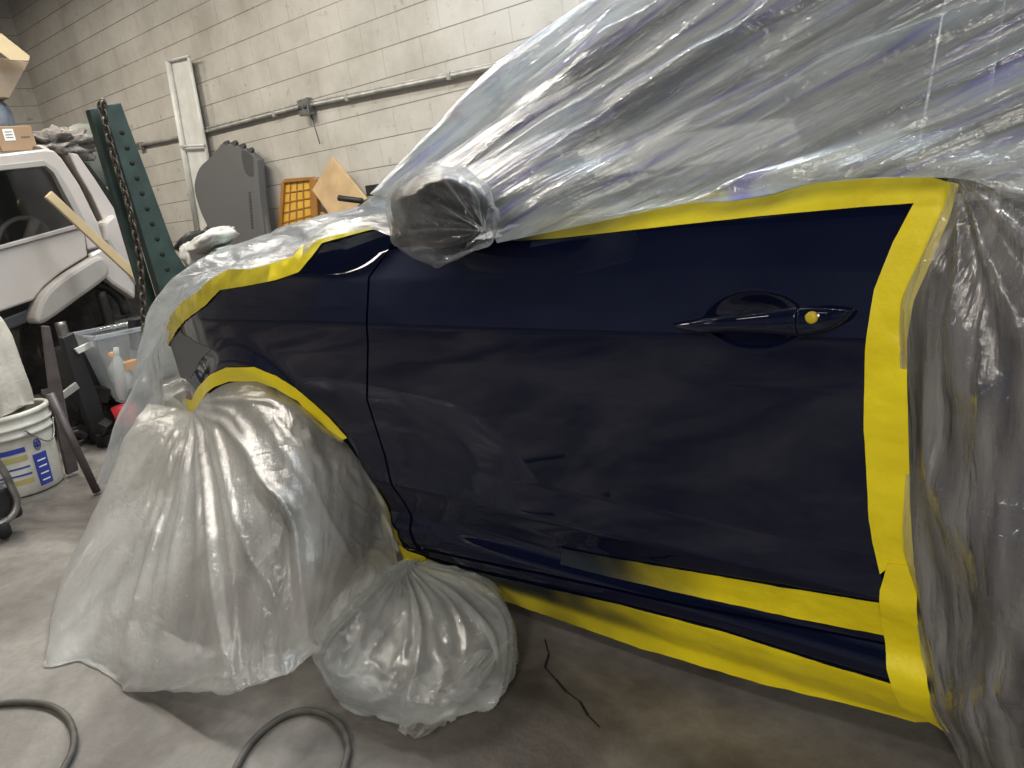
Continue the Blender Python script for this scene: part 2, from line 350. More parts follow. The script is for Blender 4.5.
def patch(name, poly, m, parent=None, off=0.0, step=.012, rough=0.0, thick=.012, spray=None, wr=0, seed=0):
    """body panel or tape strip: outline in px dropped on the body side, gridded, shaped, with a folded-back edge"""
    W = [onB(px, py, off) for px, py in poly]
    bm = bmesh.new(); vs = [bm.verts.new((float(p[0]), 0, float(p[2]))) for p in W]
    bm.faces.new(vs)
    xs = [p[0] for p in W]; zs = [p[2] for p in W]
    for ax, lo, hi in ((0, min(xs), max(xs)), (2, min(zs), max(zs))):
        k = int((hi-lo)/step)
        for i in range(1, k+1):
            no = [0, 0, 0]; no[ax] = 1; co = [0, 0, 0]; co[ax] = lo+i*step
            bmesh.ops.bisect_plane(bm, geom=bm.verts[:]+bm.edges[:]+bm.faces[:], plane_co=co, plane_no=no)
    X = np.array([v.co.x for v in bm.verts]); Z = np.array([v.co.z for v in bm.verts])
    Y = YB(X, Z)-off
    if wr:
        Y = Y-np.array([abs(noise.noise(Vector((x*18+seed, seed, z*18))))*wr+noise.noise(Vector((x*60, seed+3, z*60)))*wr*.25 for x, z in zip(X, Z)])
    e = .0015
    gx = np.clip((YB(X+e, Z)-YB(X-e, Z))/(2*e), -3, 3); gz = (YB(X, Z+e)-YB(X, Z-e))/(2*e)
    for v, y in zip(bm.verts, Y): v.co.y = float(y)
    bm.normal_update()
    for f in bm.faces:
        if f.normal.y > 0: f.normal_flip()
    bound = [ed for ed in bm.edges if ed.is_boundary]
    nv = len(bm.verts)
    norms = [tuple(Vector((float(a), -1, float(b))).normalized()) for a, b in zip(gx, gz)]
    # rim
    dup = {}
    bm.verts.ensure_lookup_table()
    for ed in bound:
        for v in ed.verts:
            if v not in dup:
                a = bm.verts.new(v.co); b = bm.verts.new(v.co+Vector((0, thick, 0))); dup[v] = (a, b)
    for ed in bound:
        v1, v2 = ed.link_loops[0].vert, ed.link_loops[0].link_loop_next.vert
        a1, b1 = dup[v1]; a2, b2 = dup[v2]; bm.faces.new((a2, a1, b1, b2))
    bm.verts.index_update(); bm.normal_update()
    me = bpy.data.meshes.new(name); bm.to_mesh(me)
    if not wr:
        allN = norms+[tuple(v.normal) for v in list(bm.verts)[nv:]]
    bm.free()
    o = link(name, me, m, parent)
    if not wr: me.normals_split_custom_set_from_vertices(allN)
    if spray:
        at = me.attributes.new('overspray', 'FLOAT', 'POINT')
        P = parent.location if parent else Vector((0, 0, 0))
        at.data.foreach_set('value', [(lambda t: 1-(1-t)**2.6)(float(np.clip(spray(v.co.x+P.x, v.co.z+P.z)*(1+.5*noise.noise(v.co*14)), 0, 1))) for v in me.vertices])
    return o

# ------------------------------------------------------------------ film nets
def net(name, rows, m, nu=14, nv=14, disp=None, closed=False, parent=None, uvf=None):
    """rows of control points: (px,py,Y) on the plane y=Y, or ('w',x,y,z) in metres"""
    def P(c):
        if c[0] == 'w': return np.array(c[1:], float)
        return onY(c[0], c[1], c[2])
    G = np.array([[P(c) for c in r] for r in rows])
    if closed:
        G = np.concatenate([G[:, -1:], G, G[:, :2]], axis=1)
        H = catm(G.transpose(1, 0, 2), nu)[nu:-nu].transpose(1, 0, 2)
    else: H = catm(G.transpose(1, 0, 2), nu).transpose(1, 0, 2)
    H = catm(H, nv)
    a, b = H.shape[:2]
    du = np.gradient(H, axis=1); dv = np.gradient(H, axis=0)
    Nn = np.cross(du, dv); Nn /= (np.linalg.norm(Nn, axis=2, keepdims=True)+1e-9)
    V = np.linspace(0, 1, a)[:, None]*np.ones((1, b)); U = np.ones((a, 1))*np.linspace(0, 1, b)[None, :]
    cen = CAM-H; s = np.sign((Nn*cen).sum(2)); 
    if np.median(s) < 0: Nn = -Nn
    H0 = H.copy()
    if disp is not None: H = H+Nn*disp(U, V, H)[..., None]
    H[..., 2] = np.maximum(H[..., 2], .004)
    me = bpy.data.meshes.new(name)
    idx = np.arange(a*b).reshape(a, b)
    f = np.stack([idx[:-1, :-1], idx[:-1, 1:], idx[1:, 1:], idx[1:, :-1]], -1).reshape(-1, 4)
    me.from_pydata(H.reshape(-1, 3).tolist(), [], f.tolist())
    uv = me.uv_layers.new(name='UVMap'); li = np.array([l.vertex_index for l in me.loops])
    if uvf: U, V = uvf(U, V, H0)
    UV = np.stack([U.reshape(-1), V.reshape(-1)], -1)[li]; uv.data.foreach_set('uv', UV.reshape(-1))
    me.update(); return link(name, me, m, parent)
def nz(a, b, c=0.0, oct=3):
    """vectorised fractal noise on arrays a, b"""
    f = np.vectorize(lambda x, y: noise.fractal(Vector((x, y, c)), 1.0, 2.0, oct)); return f(a, b)
def ridge(a, b, c=0.0, oct=2):
    n = nz(a, b, c, oct); return np.exp(-(n/.12)**2)

# ================================================================== SETTING
def plane_obj(name, verts, m):
    bm = bmesh.new(); bm.faces.new([bm.verts.new(v) for v in verts]); o = frombm(name, bm, m, recalc=False); o['kind'] = 'structure'; return o
XL, XR, YW, YF, HT = -10.9, 4.5, 3.0, -6.5, 4.2
def thickwall(name, lo, hi, m):
    bm = bmesh.new(); c = [(a+b)/2 for a, b in zip(lo, hi)]; box(bm, c, [b-a for a, b in zip(lo, hi)]); o = frombm(name, bm, m); o['kind'] = 'structure'; return o
thickwall('floor', (XL-.2, YF-.2, -.2), (XR+.2, YW+.2, 0), floor_mat())
thickwall('wall_back', (XL-.2, YW, 0), (XR+.2, YW+.2, HT), wall_mat('X'))
thickwall('wall_left', (XL-.2, YF, 0), (XL, YW, HT), wall_mat('Y'))
BLUEW = mat('blue_reflection_wall', (.36, .41, .62), .8, var=.3, vscale=1)  # unseen walls made bright blue to put a blue reflection on the door
thickwall('wall_front', (XL-.2, YF-.2, 0), (XR+.2, YF, HT), BLUEW)
thickwall('wall_right', (XR, YF, 0), (XR+.2, YW, HT), BLUEW)
thickwall('ceiling', (XL-.2, YF-.2, HT), (XR+.2, YW+.2, HT+.2), mat('dark_ceiling', (.09, .09, .085), .85))
# floor crack
bm = bmesh.new(); pts = [onZ(x, y, .0) for x, y in [(545, 640), (549, 655), (545, 668), (556, 680), (566, 692), (580, 702), (588, 716), (600, 728)]]
for i in range(len(pts)-1):
    a, b = Vector(pts[i]), Vector(pts[i+1]); d = (b-a).normalized(); s = Vector((-d.y, d.x, 0))*(.0016+.0012*(i % 2)); z = Vector((0, 0, .0015))
    bm.faces.new([bm.verts.new(v+z) for v in (a-s, b-s, b+s, a+s)])
o = frombm('trim_1', bm, BLACK, recalc=False); o['kind'] = 'structure'

# ================================================================== THE CAR
car = thing('car', (-1.3, .85, 0), 'dark navy car masked in yellow tape and plastic sheeting with its side bare', 'car')
door_poly = [(389.8, 250), (370.2, 277), (368.6, 305), (369, 345), (368, 400), (380.8, 440), (396, 490), (411.4, 528), (420, 547), (480, 560), (540, 572), (610, 587), (680, 603), (780, 622), (888, 643),
             (893, 640), (880, 560), (872, 520), (869, 430), (868, 350), (880, 290), (900, 243), (925, 196), (860, 200), (760, 209), (650, 221), (560, 231), (500, 238), (440, 243)]
door = patch('front_door', door_poly, NAVY, car, step=.0055)
fender_poly = [(388, 250), (368, 277), (366.5, 305), (367, 345), (366, 400), (379, 440), (394, 490), (409, 528), (418, 550), (402, 548), (388, 515), (374, 484), (360, 460), (347, 437), (330, 417), (312, 400), (295, 389), (276, 381), (256, 374), (238, 373),
               (222, 378), (208, 388), (197, 404), (190, 410), (180, 394), (170, 372), (166, 352), (170, 332), (182, 312), (200, 297), (222, 284), (250, 274), (276, 270), (297, 262), (309, 248), (322, 238), (345, 231), (370, 226), (384, 222), (392, 238)]
patch('fender', fender_poly, NAVY, car, step=.010)
patch('fender_primer_patch', [(170, 342), (180, 333), (188, 337), (196, 343), (205, 346), (211, 349), (204, 356), (199, 362), (196, 370), (190, 378), (182, 378), (174, 370), (169, 358)], PRIMER, car, off=.0015, step=.01, thick=.001)
rock_poly = [(404, 550), (421, 550), (480, 563), (540, 575), (610, 590), (680, 606), (780, 625), (889, 646), (905, 650), (925, 700), (930, 716), (860, 702), (760, 676), (640, 641), (540, 607), (460, 578), (425, 567), (404, 560)]
patch('rocker_panel', rock_poly, NAVY, car, step=.010)
# rear door and quarter, behind the sheet
def gridpanel(name, x0, x1, z0, z1, m, off=0, parent=None, nx=24, nz_=20, yf=None):
    yf = yf or (lambda x, z: float(YB(x, z)))
    V = []; Fc = []
    for j in range(nz_+1):
        for i in range(nx+1):
            x = x0+(x1-x0)*i/nx; z = z0+(z1-z0)*j/nz_; V.append((x, yf(x, z)-off, z))
    for j in range(nz_):
        for i in range(nx): a = j*(nx+1)+i; Fc.append((a, a+1, a+nx+2, a+nx+1))
    me = bpy.data.meshes.new(name); me.from_pydata(V, [], Fc); o = link(name, me, m, parent)
    s = o.modifiers.new('solid', 'SOLIDIFY'); s.thickness = .01; s.offset = -1; return o
gridpanel('rear_door', -.235, .75, .22, .94, NAVY, 0, car)
gridpanel('rear_rocker_panel', -.235, .75, .12, .215, NAVY, 0, car)
def yg(x, z): return .045+.42*(z-.95)
def glasspanel(name, P, m, t=.006):
    bm = bmesh.new(); vs = [bm.verts.new((x, yg(x, z)+dy, z)) for dy in (0,) for x, z in P]; f = bm.faces.new(vs)
    r = bmesh.ops.extrude_face_region(bm, geom=[f])
    for v in r['geom']:
        if isinstance(v, bmesh.types.BMVert): v.co.y += t
    return frombm(name, bm, m, car)
glasspanel('front_window', [(-1.15, .96), (-.27, .95), (-.24, 1.33), (-.52, 1.34), (-.8, 1.22)], GLASS)
glasspanel('rear_window', [(-.19, .95), (.55, .96), (.48, 1.25), (.25, 1.32), (-.17, 1.34)], GLASS)
glasspanel('door_pillar', [(-.265, .95), (-.195, .95), (-.175, 1.36), (-.235, 1.36)], BLACKP, .03)
def solidgrid(name, G, m, t=.012):
    a, b = G.shape[:2]; idx = np.arange(a*b).reshape(a, b)
    f = np.stack([idx[:-1, :-1], idx[:-1, 1:], idx[1:, 1:], idx[1:, :-1]], -1).reshape(-1, 4)
    me = bpy.data.meshes.new(name); me.from_pydata(G.reshape(-1, 3).tolist(), [], f.tolist()); o = link(name, me, m, car)
    s = o.modifiers.new('solid', 'SOLIDIFY'); s.thickness = t; s.offset = 0; return o
def across(st, n=8):
    """st: list of (x, y_left, z_edge, z_mid) stations -> grid across the car, width to 1.7"""
    G = []
    for x, y0, ze, zm in st:
        row = []
        for t in np.linspace(0, 1, 17):
            y = y0+(1.7-2*y0)*t; row.append((x, y, ze+(zm-ze)*(1-(2*t-1)**4)))
        G.append(row)
    return catm(np.array(G), n)
solidgrid('hood', across([(-1.42, .16, .955, 1.0), (-1.7, .13, .93, .985), (-2.0, .14, .885, .95), (-2.3, .20, .82, .88), (-2.5, .33, .74, .79)]), NAVY)
solidgrid('windshield', across([(-1.40, .16, .965, 1.02), (-1.1, .19, 1.13, 1.2), (-.84, .22, 1.27, 1.34), (-.68, .25, 1.335, 1.40)]), GLASS, .006)
solidgrid('roof', across([(-.68, .23, 1.345, 1.41), (-.4, .22, 1.375, 1.45), (.1, .23, 1.37, 1.45), (.6, .26, 1.30, 1.39), (.76, .28, 1.25, 1.33)]), NAVY)
solidgrid('front_bumper', catm(np.array([[(-2.40+dx*.2-.16*math.sin(math.pi*t)**.6, .12+1.46*t, z) for t in np.linspace(0, 1, 15)] for dx, z in [(0, .74), (-.35, .62), (-.45, .5), (-.4, .35), (0, .2)]]), 5), BLACKP)
bm = bmesh.new(); tube(bm, [(-1.46, .11, .93), (-1.25, .15, 1.04), (-1.0, .195, 1.165), (-.78, .235, 1.275), (-.6, .24, 1.33), (-.2, .235, 1.36), (.3, .24, 1.35), (.75, .27, 1.25)], .022, 12)
frombm('roof_pillar', bm, NAVY, car, True)
# sill floor, far side, inner liner (so the body is closed)
bm = bmesh.new(); box(bm, (-.55, .86, .22), (2.5, 1.55, .10)); frombm('underbody', bm, BLACK, car)
gridpanel('far_side_panel', -2.4, .75, .15, .95, NAVY, 0, car, yf=lambda x, z: 1.7-float(YB(x, z))-.02*0)
bm = bmesh.new(); box(bm, (-.35, .85, .62), (2.0, 1.3, .5)); frombm('seat', bm, BLACKP, car, bevel=.05, seg=3)
bm = bmesh.new()
rr = []
for i in range(25):
    a = math.pi*(i/24)*1.05-.08; rr.append([(-2.03+math.cos(a)*.352, y, .285+math.sin(a)*.335) for y in (.06, .45)])
for i in range(24):
    bm.faces.new([bm.verts.new(p) for p in (rr[i][0], rr[i+1][0], rr[i+1][1], rr[i][1])])
bmesh.ops.remove_doubles(bm, verts=bm.verts, dist=1e-4); frombm('wheel_arch_liner', bm, BLACK, car, True)
wheel_c = (-2.03, .07, .315)
AX = Matrix.Rotation(math.radians(90), 3, 'X').to_quaternion()
bm = bmesh.new(); lathe(bm, [(.2, -.0), (.215, .0), (.25, .008), (.29, .0), (.312, -.02), (.315, -.1), (.312, -.18), (.29, -.2), (.2, -.2)], wheel_c, 48, AX); wh = frombm('front_wheel', bm, BLACK, car, True)
bm = bmesh.new()
lathe(bm, [(.2, -.02), (.19, -.03), (.185, -.16), (.2, -.18)], wheel_c, 40, AX); lathe(bm, [(.0001, -.015), (.045, -.018), (.05, -.05), (.0001, -.06)], wheel_c, 24, AX)
for k in range(5):
    a = 2*math.pi*k/5+.3
    for s in (-.10, .10):
        tube(bm, [Vector(wheel_c)+Vector((math.cos(a)*.04, .03, math.sin(a)*.04)), Vector(wheel_c)+Vector((math.cos(a+s)*.19, .035, math.sin(a+s)*.19))], .014, 8)
frombm('rim', bm, STEEL, wh, True)
# ---- door handle
def hpt(px, py, off): return onY(px, py, -off)
hb = thing('x', (0, 0, 0), None, None); bpy.data.objects.remove(hb)
def loftbar(name, cen, m, parent):
    """cen: (px,py,out,half height,half depth)"""
    V = []; n = 20; C = catm(np.array([[*onY(p[0], p[1], -p[2]), p[3], p[4]] for p in cen]), 8)
    for c in C:
        for k in range(n):
            a = 2*math.pi*k/n; ca, sa = math.cos(a), math.sin(a)
            V.append((c[0], c[1]-c[4]*np.sign(ca)*abs(ca)**.8, c[2]+c[3]*np.sign(sa)*abs(sa)**.9))
    f = [(i*n+k, i*n+(k+1) % n, (i+1)*n+(k+1) % n, (i+1)*n+k) for i in range(len(C)-1) for k in range(n)]
    f += [tuple(range(n))[::-1], tuple(range((len(C)-1)*n, len(C)*n))]
    me = bpy.data.meshes.new(name); me.from_pydata(V, [], f); o = link(name, me, m, parent)
    bm = bmesh.new(); bm.from_mesh(me); bmesh.ops.recalc_face_normals(bm, faces=bm.faces); bm.to_mesh(me); bm.free(); return o
# the door is a child of the car already, so the handle is its sub-part
loftbar('door_handle', [(674, 324.5, .004, .002, .004), (682, 326, .012, .0065, .008), (700, 326, .026, .011, .010), (730, 324, .036, .013, .011), (765, 322.5, .038, .0165, .012), (785, 321.8, .034, .019, .013), (798.5, 321.5, .030, .0215, .014)], NAVY, door)
loftbar('handle_lock_cover', [(800.5, 321.5, .028, .0220, .016), (815, 320.5, .026, .0205, .015), (832, 318.5, .020, .0160, .012), (845, 315.5, .012, .010, .008), (854, 311, .004, .003, .004)], NAVY, door)
bm = bmesh.new(); c = onY(811, 318, -.0405); lathe(bm, [(.0001, .003), (.006, .0028), (.0085, .001), (.009, -.006)], c, 20, AX); frombm('key_lock', bm, YDOT, door, True)
# ---- mirror
mir = net('side_mirror', [[(*p, y) for p, y in zip(ring, ys)] for ring, ys in [
    ([(430, 205)]*8, [-.11]*8),
    ([(405, 190), (430, 180), (458, 185), (474, 205), (466, 232), (440, 240), (412, 232), (400, 212)], [-.13]*8),
    ([(396, 188), (430, 174), (466, 180), (486, 205), (474, 236), (440, 248), (408, 240), (392, 214)], [-.08]*8),
    ([(400, 195), (430, 183), (462, 188), (480, 208), (470, 235), (440, 245), (412, 238), (397, 214)], [-.02]*8),
    ([(430, 230)]*8, [.0]*8)]], BLACKP, 5, 5, closed=True, parent=car)

# ================================================================== TAPE
def fade(x0, x1): return lambda x, z: np.clip((x1-x)/(x1-x0), 0, 1)
def strip(name_label, poly, off=.0035, wr=.003, spray=None, step=.008, group=None):
    W = [onB(*p) for p in poly]; c = np.mean(W, axis=0)
    o = patch('masking_tape', poly, TAPE, None, off=off, step=step, thick=.0012, wr=wr, seed=c[0]*7, spray=spray or (lambda x, z: 0))
    o.data.transform(Matrix.Translation(-Vector(map(float, c)))); o.location = Vector(map(float, c))
    return tag(o, name_label, 'tape', group)
strip('long yellow masking tape strip along the window line above the door handle',
      [(498, 233), (530, 222), (560, 214), (620, 205), (700, 193.5), (800, 183), (880, 177), (930, 177), (942, 180), (915, 203), (860, 207), (760, 216), (650, 228), (560, 238), (515, 241)],
      spray=lambda x, z: np.clip((-.66-x)/.35, 0, 1)*.7)
strip('wide yellow tape running down the rear edge of the door from its top corner',
      [(922, 178), (935, 179), (959, 184), (950, 216), (932, 260), (914, 300), (907, 340), (908, 420), (910, 500), (914, 570), (890, 566), (880, 574), (873, 545), (869, 520), (864, 430), (865, 350), (874, 290), (893, 242), (914, 203)], off=.006, wr=.004)
strip('short lower yellow tape piece overlapping the rear door edge down to the sill corner',
      [(888, 563), (915, 567), (917, 600), (920, 640), (927, 680), (933, 705), (950, 733), (942, 730), (930, 722), (905, 712), (893, 690), (886, 650), (881, 620), (880, 590)], off=.009, wr=.004)
strip('yellow tape band along the bottom edge of the door, fading into dark overspray',
      [(560, 548), (600, 556), (680, 570), (780, 587), (884, 604), (890, 620), (888, 636), (800, 619), (700, 597.5), (610, 577), (560, 564)],
      spray=lambda x, z: np.clip((-.58-x)/.30, 0, 1))
strip('lowest yellow tape strip along the sill underneath the whole door',
      [(404, 551), (440, 563), (520, 582), (620, 605), (720, 631), (820, 663), (895, 685), (928, 708), (938, 722), (915, 722), (860, 707), (760, 683), (640, 648), (540, 613), (460, 585), (430, 574), (405, 563)],
      spray=lambda x, z: np.clip((-.68-x)/.32, 0, 1)*np.clip(.42+(z-.105)/.06, .30, .85)*np.clip((x+1.42)/.08, 0, 1), off=.005)
strip('curved yellow tape following the front wheel arch to a point at the bumper',
      [(167, 366), (176, 380), (183, 392), (192, 400), (198, 387), (210, 375), (226, 367.5), (254, 367), (276, 376), (295, 388), (314, 404), (330, 419), (347, 438), (340, 441), (322, 424), (306, 410), (298, 401), (276, 388.5), (257, 381.5), (229, 381.5), (214, 387), (204, 397), (196, 409), (190, 415), (180, 402), (172, 388), (166, 374)])
strip('narrow green-tinged tape sliver on the fender edge behind the wheel',
      [(373, 486), (379, 492), (389, 512), (397, 532), (404, 548), (401, 553), (392, 538), (382, 515), (375, 498)], spray=lambda x, z: .35, wr=.001)
strip('crumpled yellow tape along the top of the fender below the bonnet sheet',
      [(163, 362), (167, 330), (173, 314), (182, 302), (198, 292), (214, 277), (229, 269), (251, 269), (276, 262), (294, 256), (303, 245), (322, 237), (345, 231), (371, 225), (374, 229), (351, 235), (322, 243), (313, 256), (299, 272), (276, 280), (251, 285), (220, 290), (205, 306), (184, 322), (173, 338), (170, 356), (168, 368)], wr=.009,
      spray=lambda x, z: .16*(x < -1.8))
strip('small yellow tape tab at the front bottom corner of the door holding the bag',
      [(399, 545), (407, 551), (425, 557), (426, 572), (414, 567), (402, 563)], off=.010, wr=.002)

# ================================================================== SHEETING
FILM_TOP = film('milky_blue_film', (.72, .79, .82), .62, .36, .19, 1.2, .8, 3.0, 22, 110, colb=(.46, .46, .85))  # violet spots painted into the film stand in for blue car paint showing through
FILM_HOOD = film('milky_clear_film', (.70, .74, .76), .50, .22, .16, 1.0, .6, 12, 7, 70)
FILM_WHEEL = film('clear_crinkled_film', (.76, .75, .71), .47, .24, .19, .75, .75, 9, 3, 110)
FILM_BAG = film('clear_bag_film', (.78, .81, .79), .36, .22, .14, .8, .75, 7, 3, 110)
FILM_REAR = film('thin_clear_film', (.74, .72, .69), .34, .22, .14, 1.3, 1.0, 10, 4, 60)
FILM_MIR = film('stretched_clear_wrap', (.6, .6, .58), .03, .03, .09, .40, .8, 5, 3, 60, tint=(.97, .97, .97))

def yl(px, py, extra=0.0):
    """pixel on the leaning window side of the cabin, pulled out by extra"""
    Y = .2
    for _ in range(60):
        p = onY(px, py, Y); Y = .5*Y+.5*(max(.0, .03+.45*(p[2]-.93))-extra)
    return (px, py, Y)
# fan of fold rays gathered at the mirror; first ray lies over the windscreen, last along the window tape
def fold_uv(U, V, H):
    """folds run diagonally up and back over the windows"""
    x, z = H[..., 0], H[..., 2]
    across = (z-.95)-.46*(x+.55)+.05*np.sin(x*2.2+1)
    along = x+.5*z
    return along*.5, across*1.1
def topdisp(U, V, H):
    al, ac = fold_uv(U, V, H)
    e = np.clip(U*4, 0, 1)*np.clip((1-V)*8, .1, 1)*np.clip((V-.18)*6, .2, 1)
    wob = .03*nz(al*4, ac*4, 1.3)
    d = .020*(ridge((ac+wob)*3.2, al*1.3, 7.1, 1)-.3)+.016*(ridge((ac+wob)*6.5, al*2.2, 3.1, 1)-.3)
    d += .006*(ridge((ac+wob)*15, al*4, 5.5, 1)-.3)+.003*nz(ac*40, al*8, 2.2)
    return d*e
rays = [
    [('w', -1.45, 1.2, 1.02), ('w', -1.2, 1.2, 1.12), ('w', -.95, 1.2, 1.25), ('w', -.7, 1.2, 1.42), ('w', -.2, 1.2, 1.5), ('w', .7, 1.2, 1.42), ('w', 1.0, 1.2, 1.33)],
    [('w', -1.45, .75, 1.04), ('w', -1.2, .72, 1.15), ('w', -.95, .7, 1.28), ('w', -.7, .7, 1.45), ('w', -.2, .7, 1.53), ('w', .75, .7, 1.45), ('w', 1.0, 0.7, 1.36)],
    [(383, 190, .12), (442, 130, .16), (502, 70, .20), (597, -8, .26), (760, -160, .30), (1150, -330, .3), ('w', 0.85, 0.28, 1.38)],
    [(392, 196, .05), (455, 142, .09), yl(530, 80, .03), yl(650, 10, .03), yl(800, -80, .03), yl(1150, -190, .03), ('w', 0.85, 0.18, 1.34)],
    [(410, 186, .03), (480, 152, .05), yl(580, 95, .03), yl(700, 40, .035), yl(850, -20, .035), yl(1150, -100, .035), ('w', 0.85, 0.13, 1.27)],
    [(440, 180, .01), (520, 158, .03), yl(620, 118, .03), yl(740, 75, .04), yl(880, 30, .045), yl(1150, -40, .045), ('w', 0.85, 0.09, 1.2)],
    [(475, 200, -.02), (550, 178, .0), yl(650, 150, .03), yl(770, 112, .04), yl(900, 75, .05), yl(1150, 20, .05), ('w', 0.85, 0.05, 1.1)],
    [(488, 222, -.02), (560, 203, -.01), yl(665, 178, .02), yl(790, 146, .03), yl(915, 120, .04), yl(1150, 85, .05), ('w', 0.85, 0.01, 1.03)],
    [(494, 236, -.02), (565, 219, -.016), (680, 200, -.01), (810, 178, -.005), (935, 158, -.005), (1150, 150, -.01), ('w', 0.85, -0.01, 0.97)],
    [(497, 243, -.015), (570, 228, -.014), (690, 203, -.014), (820, 183, -.012), (950, 178, -.012), (1150, 195, -.025), ('w', 0.85, -0.03, 0.93)],
]
s = net('plastic_sheet', rays, FILM_TOP, 34, 34, topdisp, uvf=fold_uv)
tag(s, 'bluish plastic sheet draped over the windows and roof above the long tape', 'plastic sheet')
# gathered sheet over the bonnet and down the nose
def hooddisp(U, V, H):
    return (.005*np.sin(V*16+U*12+4*nz(U*3, V*3, 4.4))+.012*(ridge(U*4, V*3.5, 9.2, 1)-.3)+.003*nz(U*20, V*14, 1.2))*np.clip(V*4, .15, 1)
hood_rows = [
    [(392, 236, -.008), (370, 229, .02), (345, 233, .03), (322, 239, .035), (309, 248, .035), (297, 262, .035), (276, 268, .04), (251, 274, .045), (228, 275, .05), (213, 284, .06), (196, 297, .07), (180, 312, .075), (170, 332, .09), (164, 352, .10), (163, 380, .10), (165, 420, .08), (160, 470, .0)],
    [(390, 215, .04), (362, 219, .09), (338, 222, .10), (318, 228, .10), (298, 236, .11), (280, 245, .12), (260, 252, .13), (236, 259, .13), (216, 267, .14), (198, 279, .15), (182, 294, .15), (168, 314, .15), (159, 338, .15), (152, 360, .14), (154, 390, .11), (148, 430, .06), (138, 480, -.02)],
    [(388, 192, .12), (358, 207, .20), (330, 217, .26), (308, 223, .30), (288, 228, .33), (270, 233, .35), (250, 238, .36), (228, 246, .36), (208, 257, .34), (190, 273, .31), (174, 292, .28), (161, 312, .24), (154, 340, .20), (150, 365, .17), (143, 393, .12), (129, 428, .05), (114, 478, -.05)],
    [('w', -1.45, .8, 1.04), ('w', -1.6, .85, 1.01), ('w', -1.75, .9, .99), ('w', -1.9, .9, .98), ('w', -2.0, .9, .97), ('w', -2.1, .9, .96), ('w', -2.2, .9, .94), ('w', -2.3, .9, .92), ('w', -2.4, .9, .89), ('w', -2.5, .9, .84), ('w', -2.6, .9, .78), ('w', -2.68, .9, .7), ('w', -2.72, .9, .6), ('w', -2.75, .9, .5), ('w', -2.78, .9, .35), ('w', -2.8, .9, .2), ('w', -2.8, .9, .05)],
    [('w', -1.45, 1.55, .98), ('w', -1.6, 1.6, .95), ('w', -1.75, 1.6, .93), ('w', -1.9, 1.6, .9), ('w', -2.0, 1.6, .88), ('w', -2.1, 1.6, .86), ('w', -2.2, 1.6, .83), ('w', -2.3, 1.6, .8), ('w', -2.4, 1.58, .76), ('w', -2.5, 1.5, .7), ('w', -2.58, 1.45, .62), ('w', -2.62, 1.4, .55), ('w', -2.64, 1.4, .45), ('w', -2.65, 1.4, .35), ('w', -2.66, 1.4, .25), ('w', -2.66, 1.4, .15), ('w', -2.66, 1.4, .05)],
]
s = net('plastic_sheet', hood_rows, FILM_HOOD, 12, 26, hooddisp)
tag(s, 'clear plastic sheet over the bonnet and nose of the navy car, left of the mirror', 'plastic sheet')
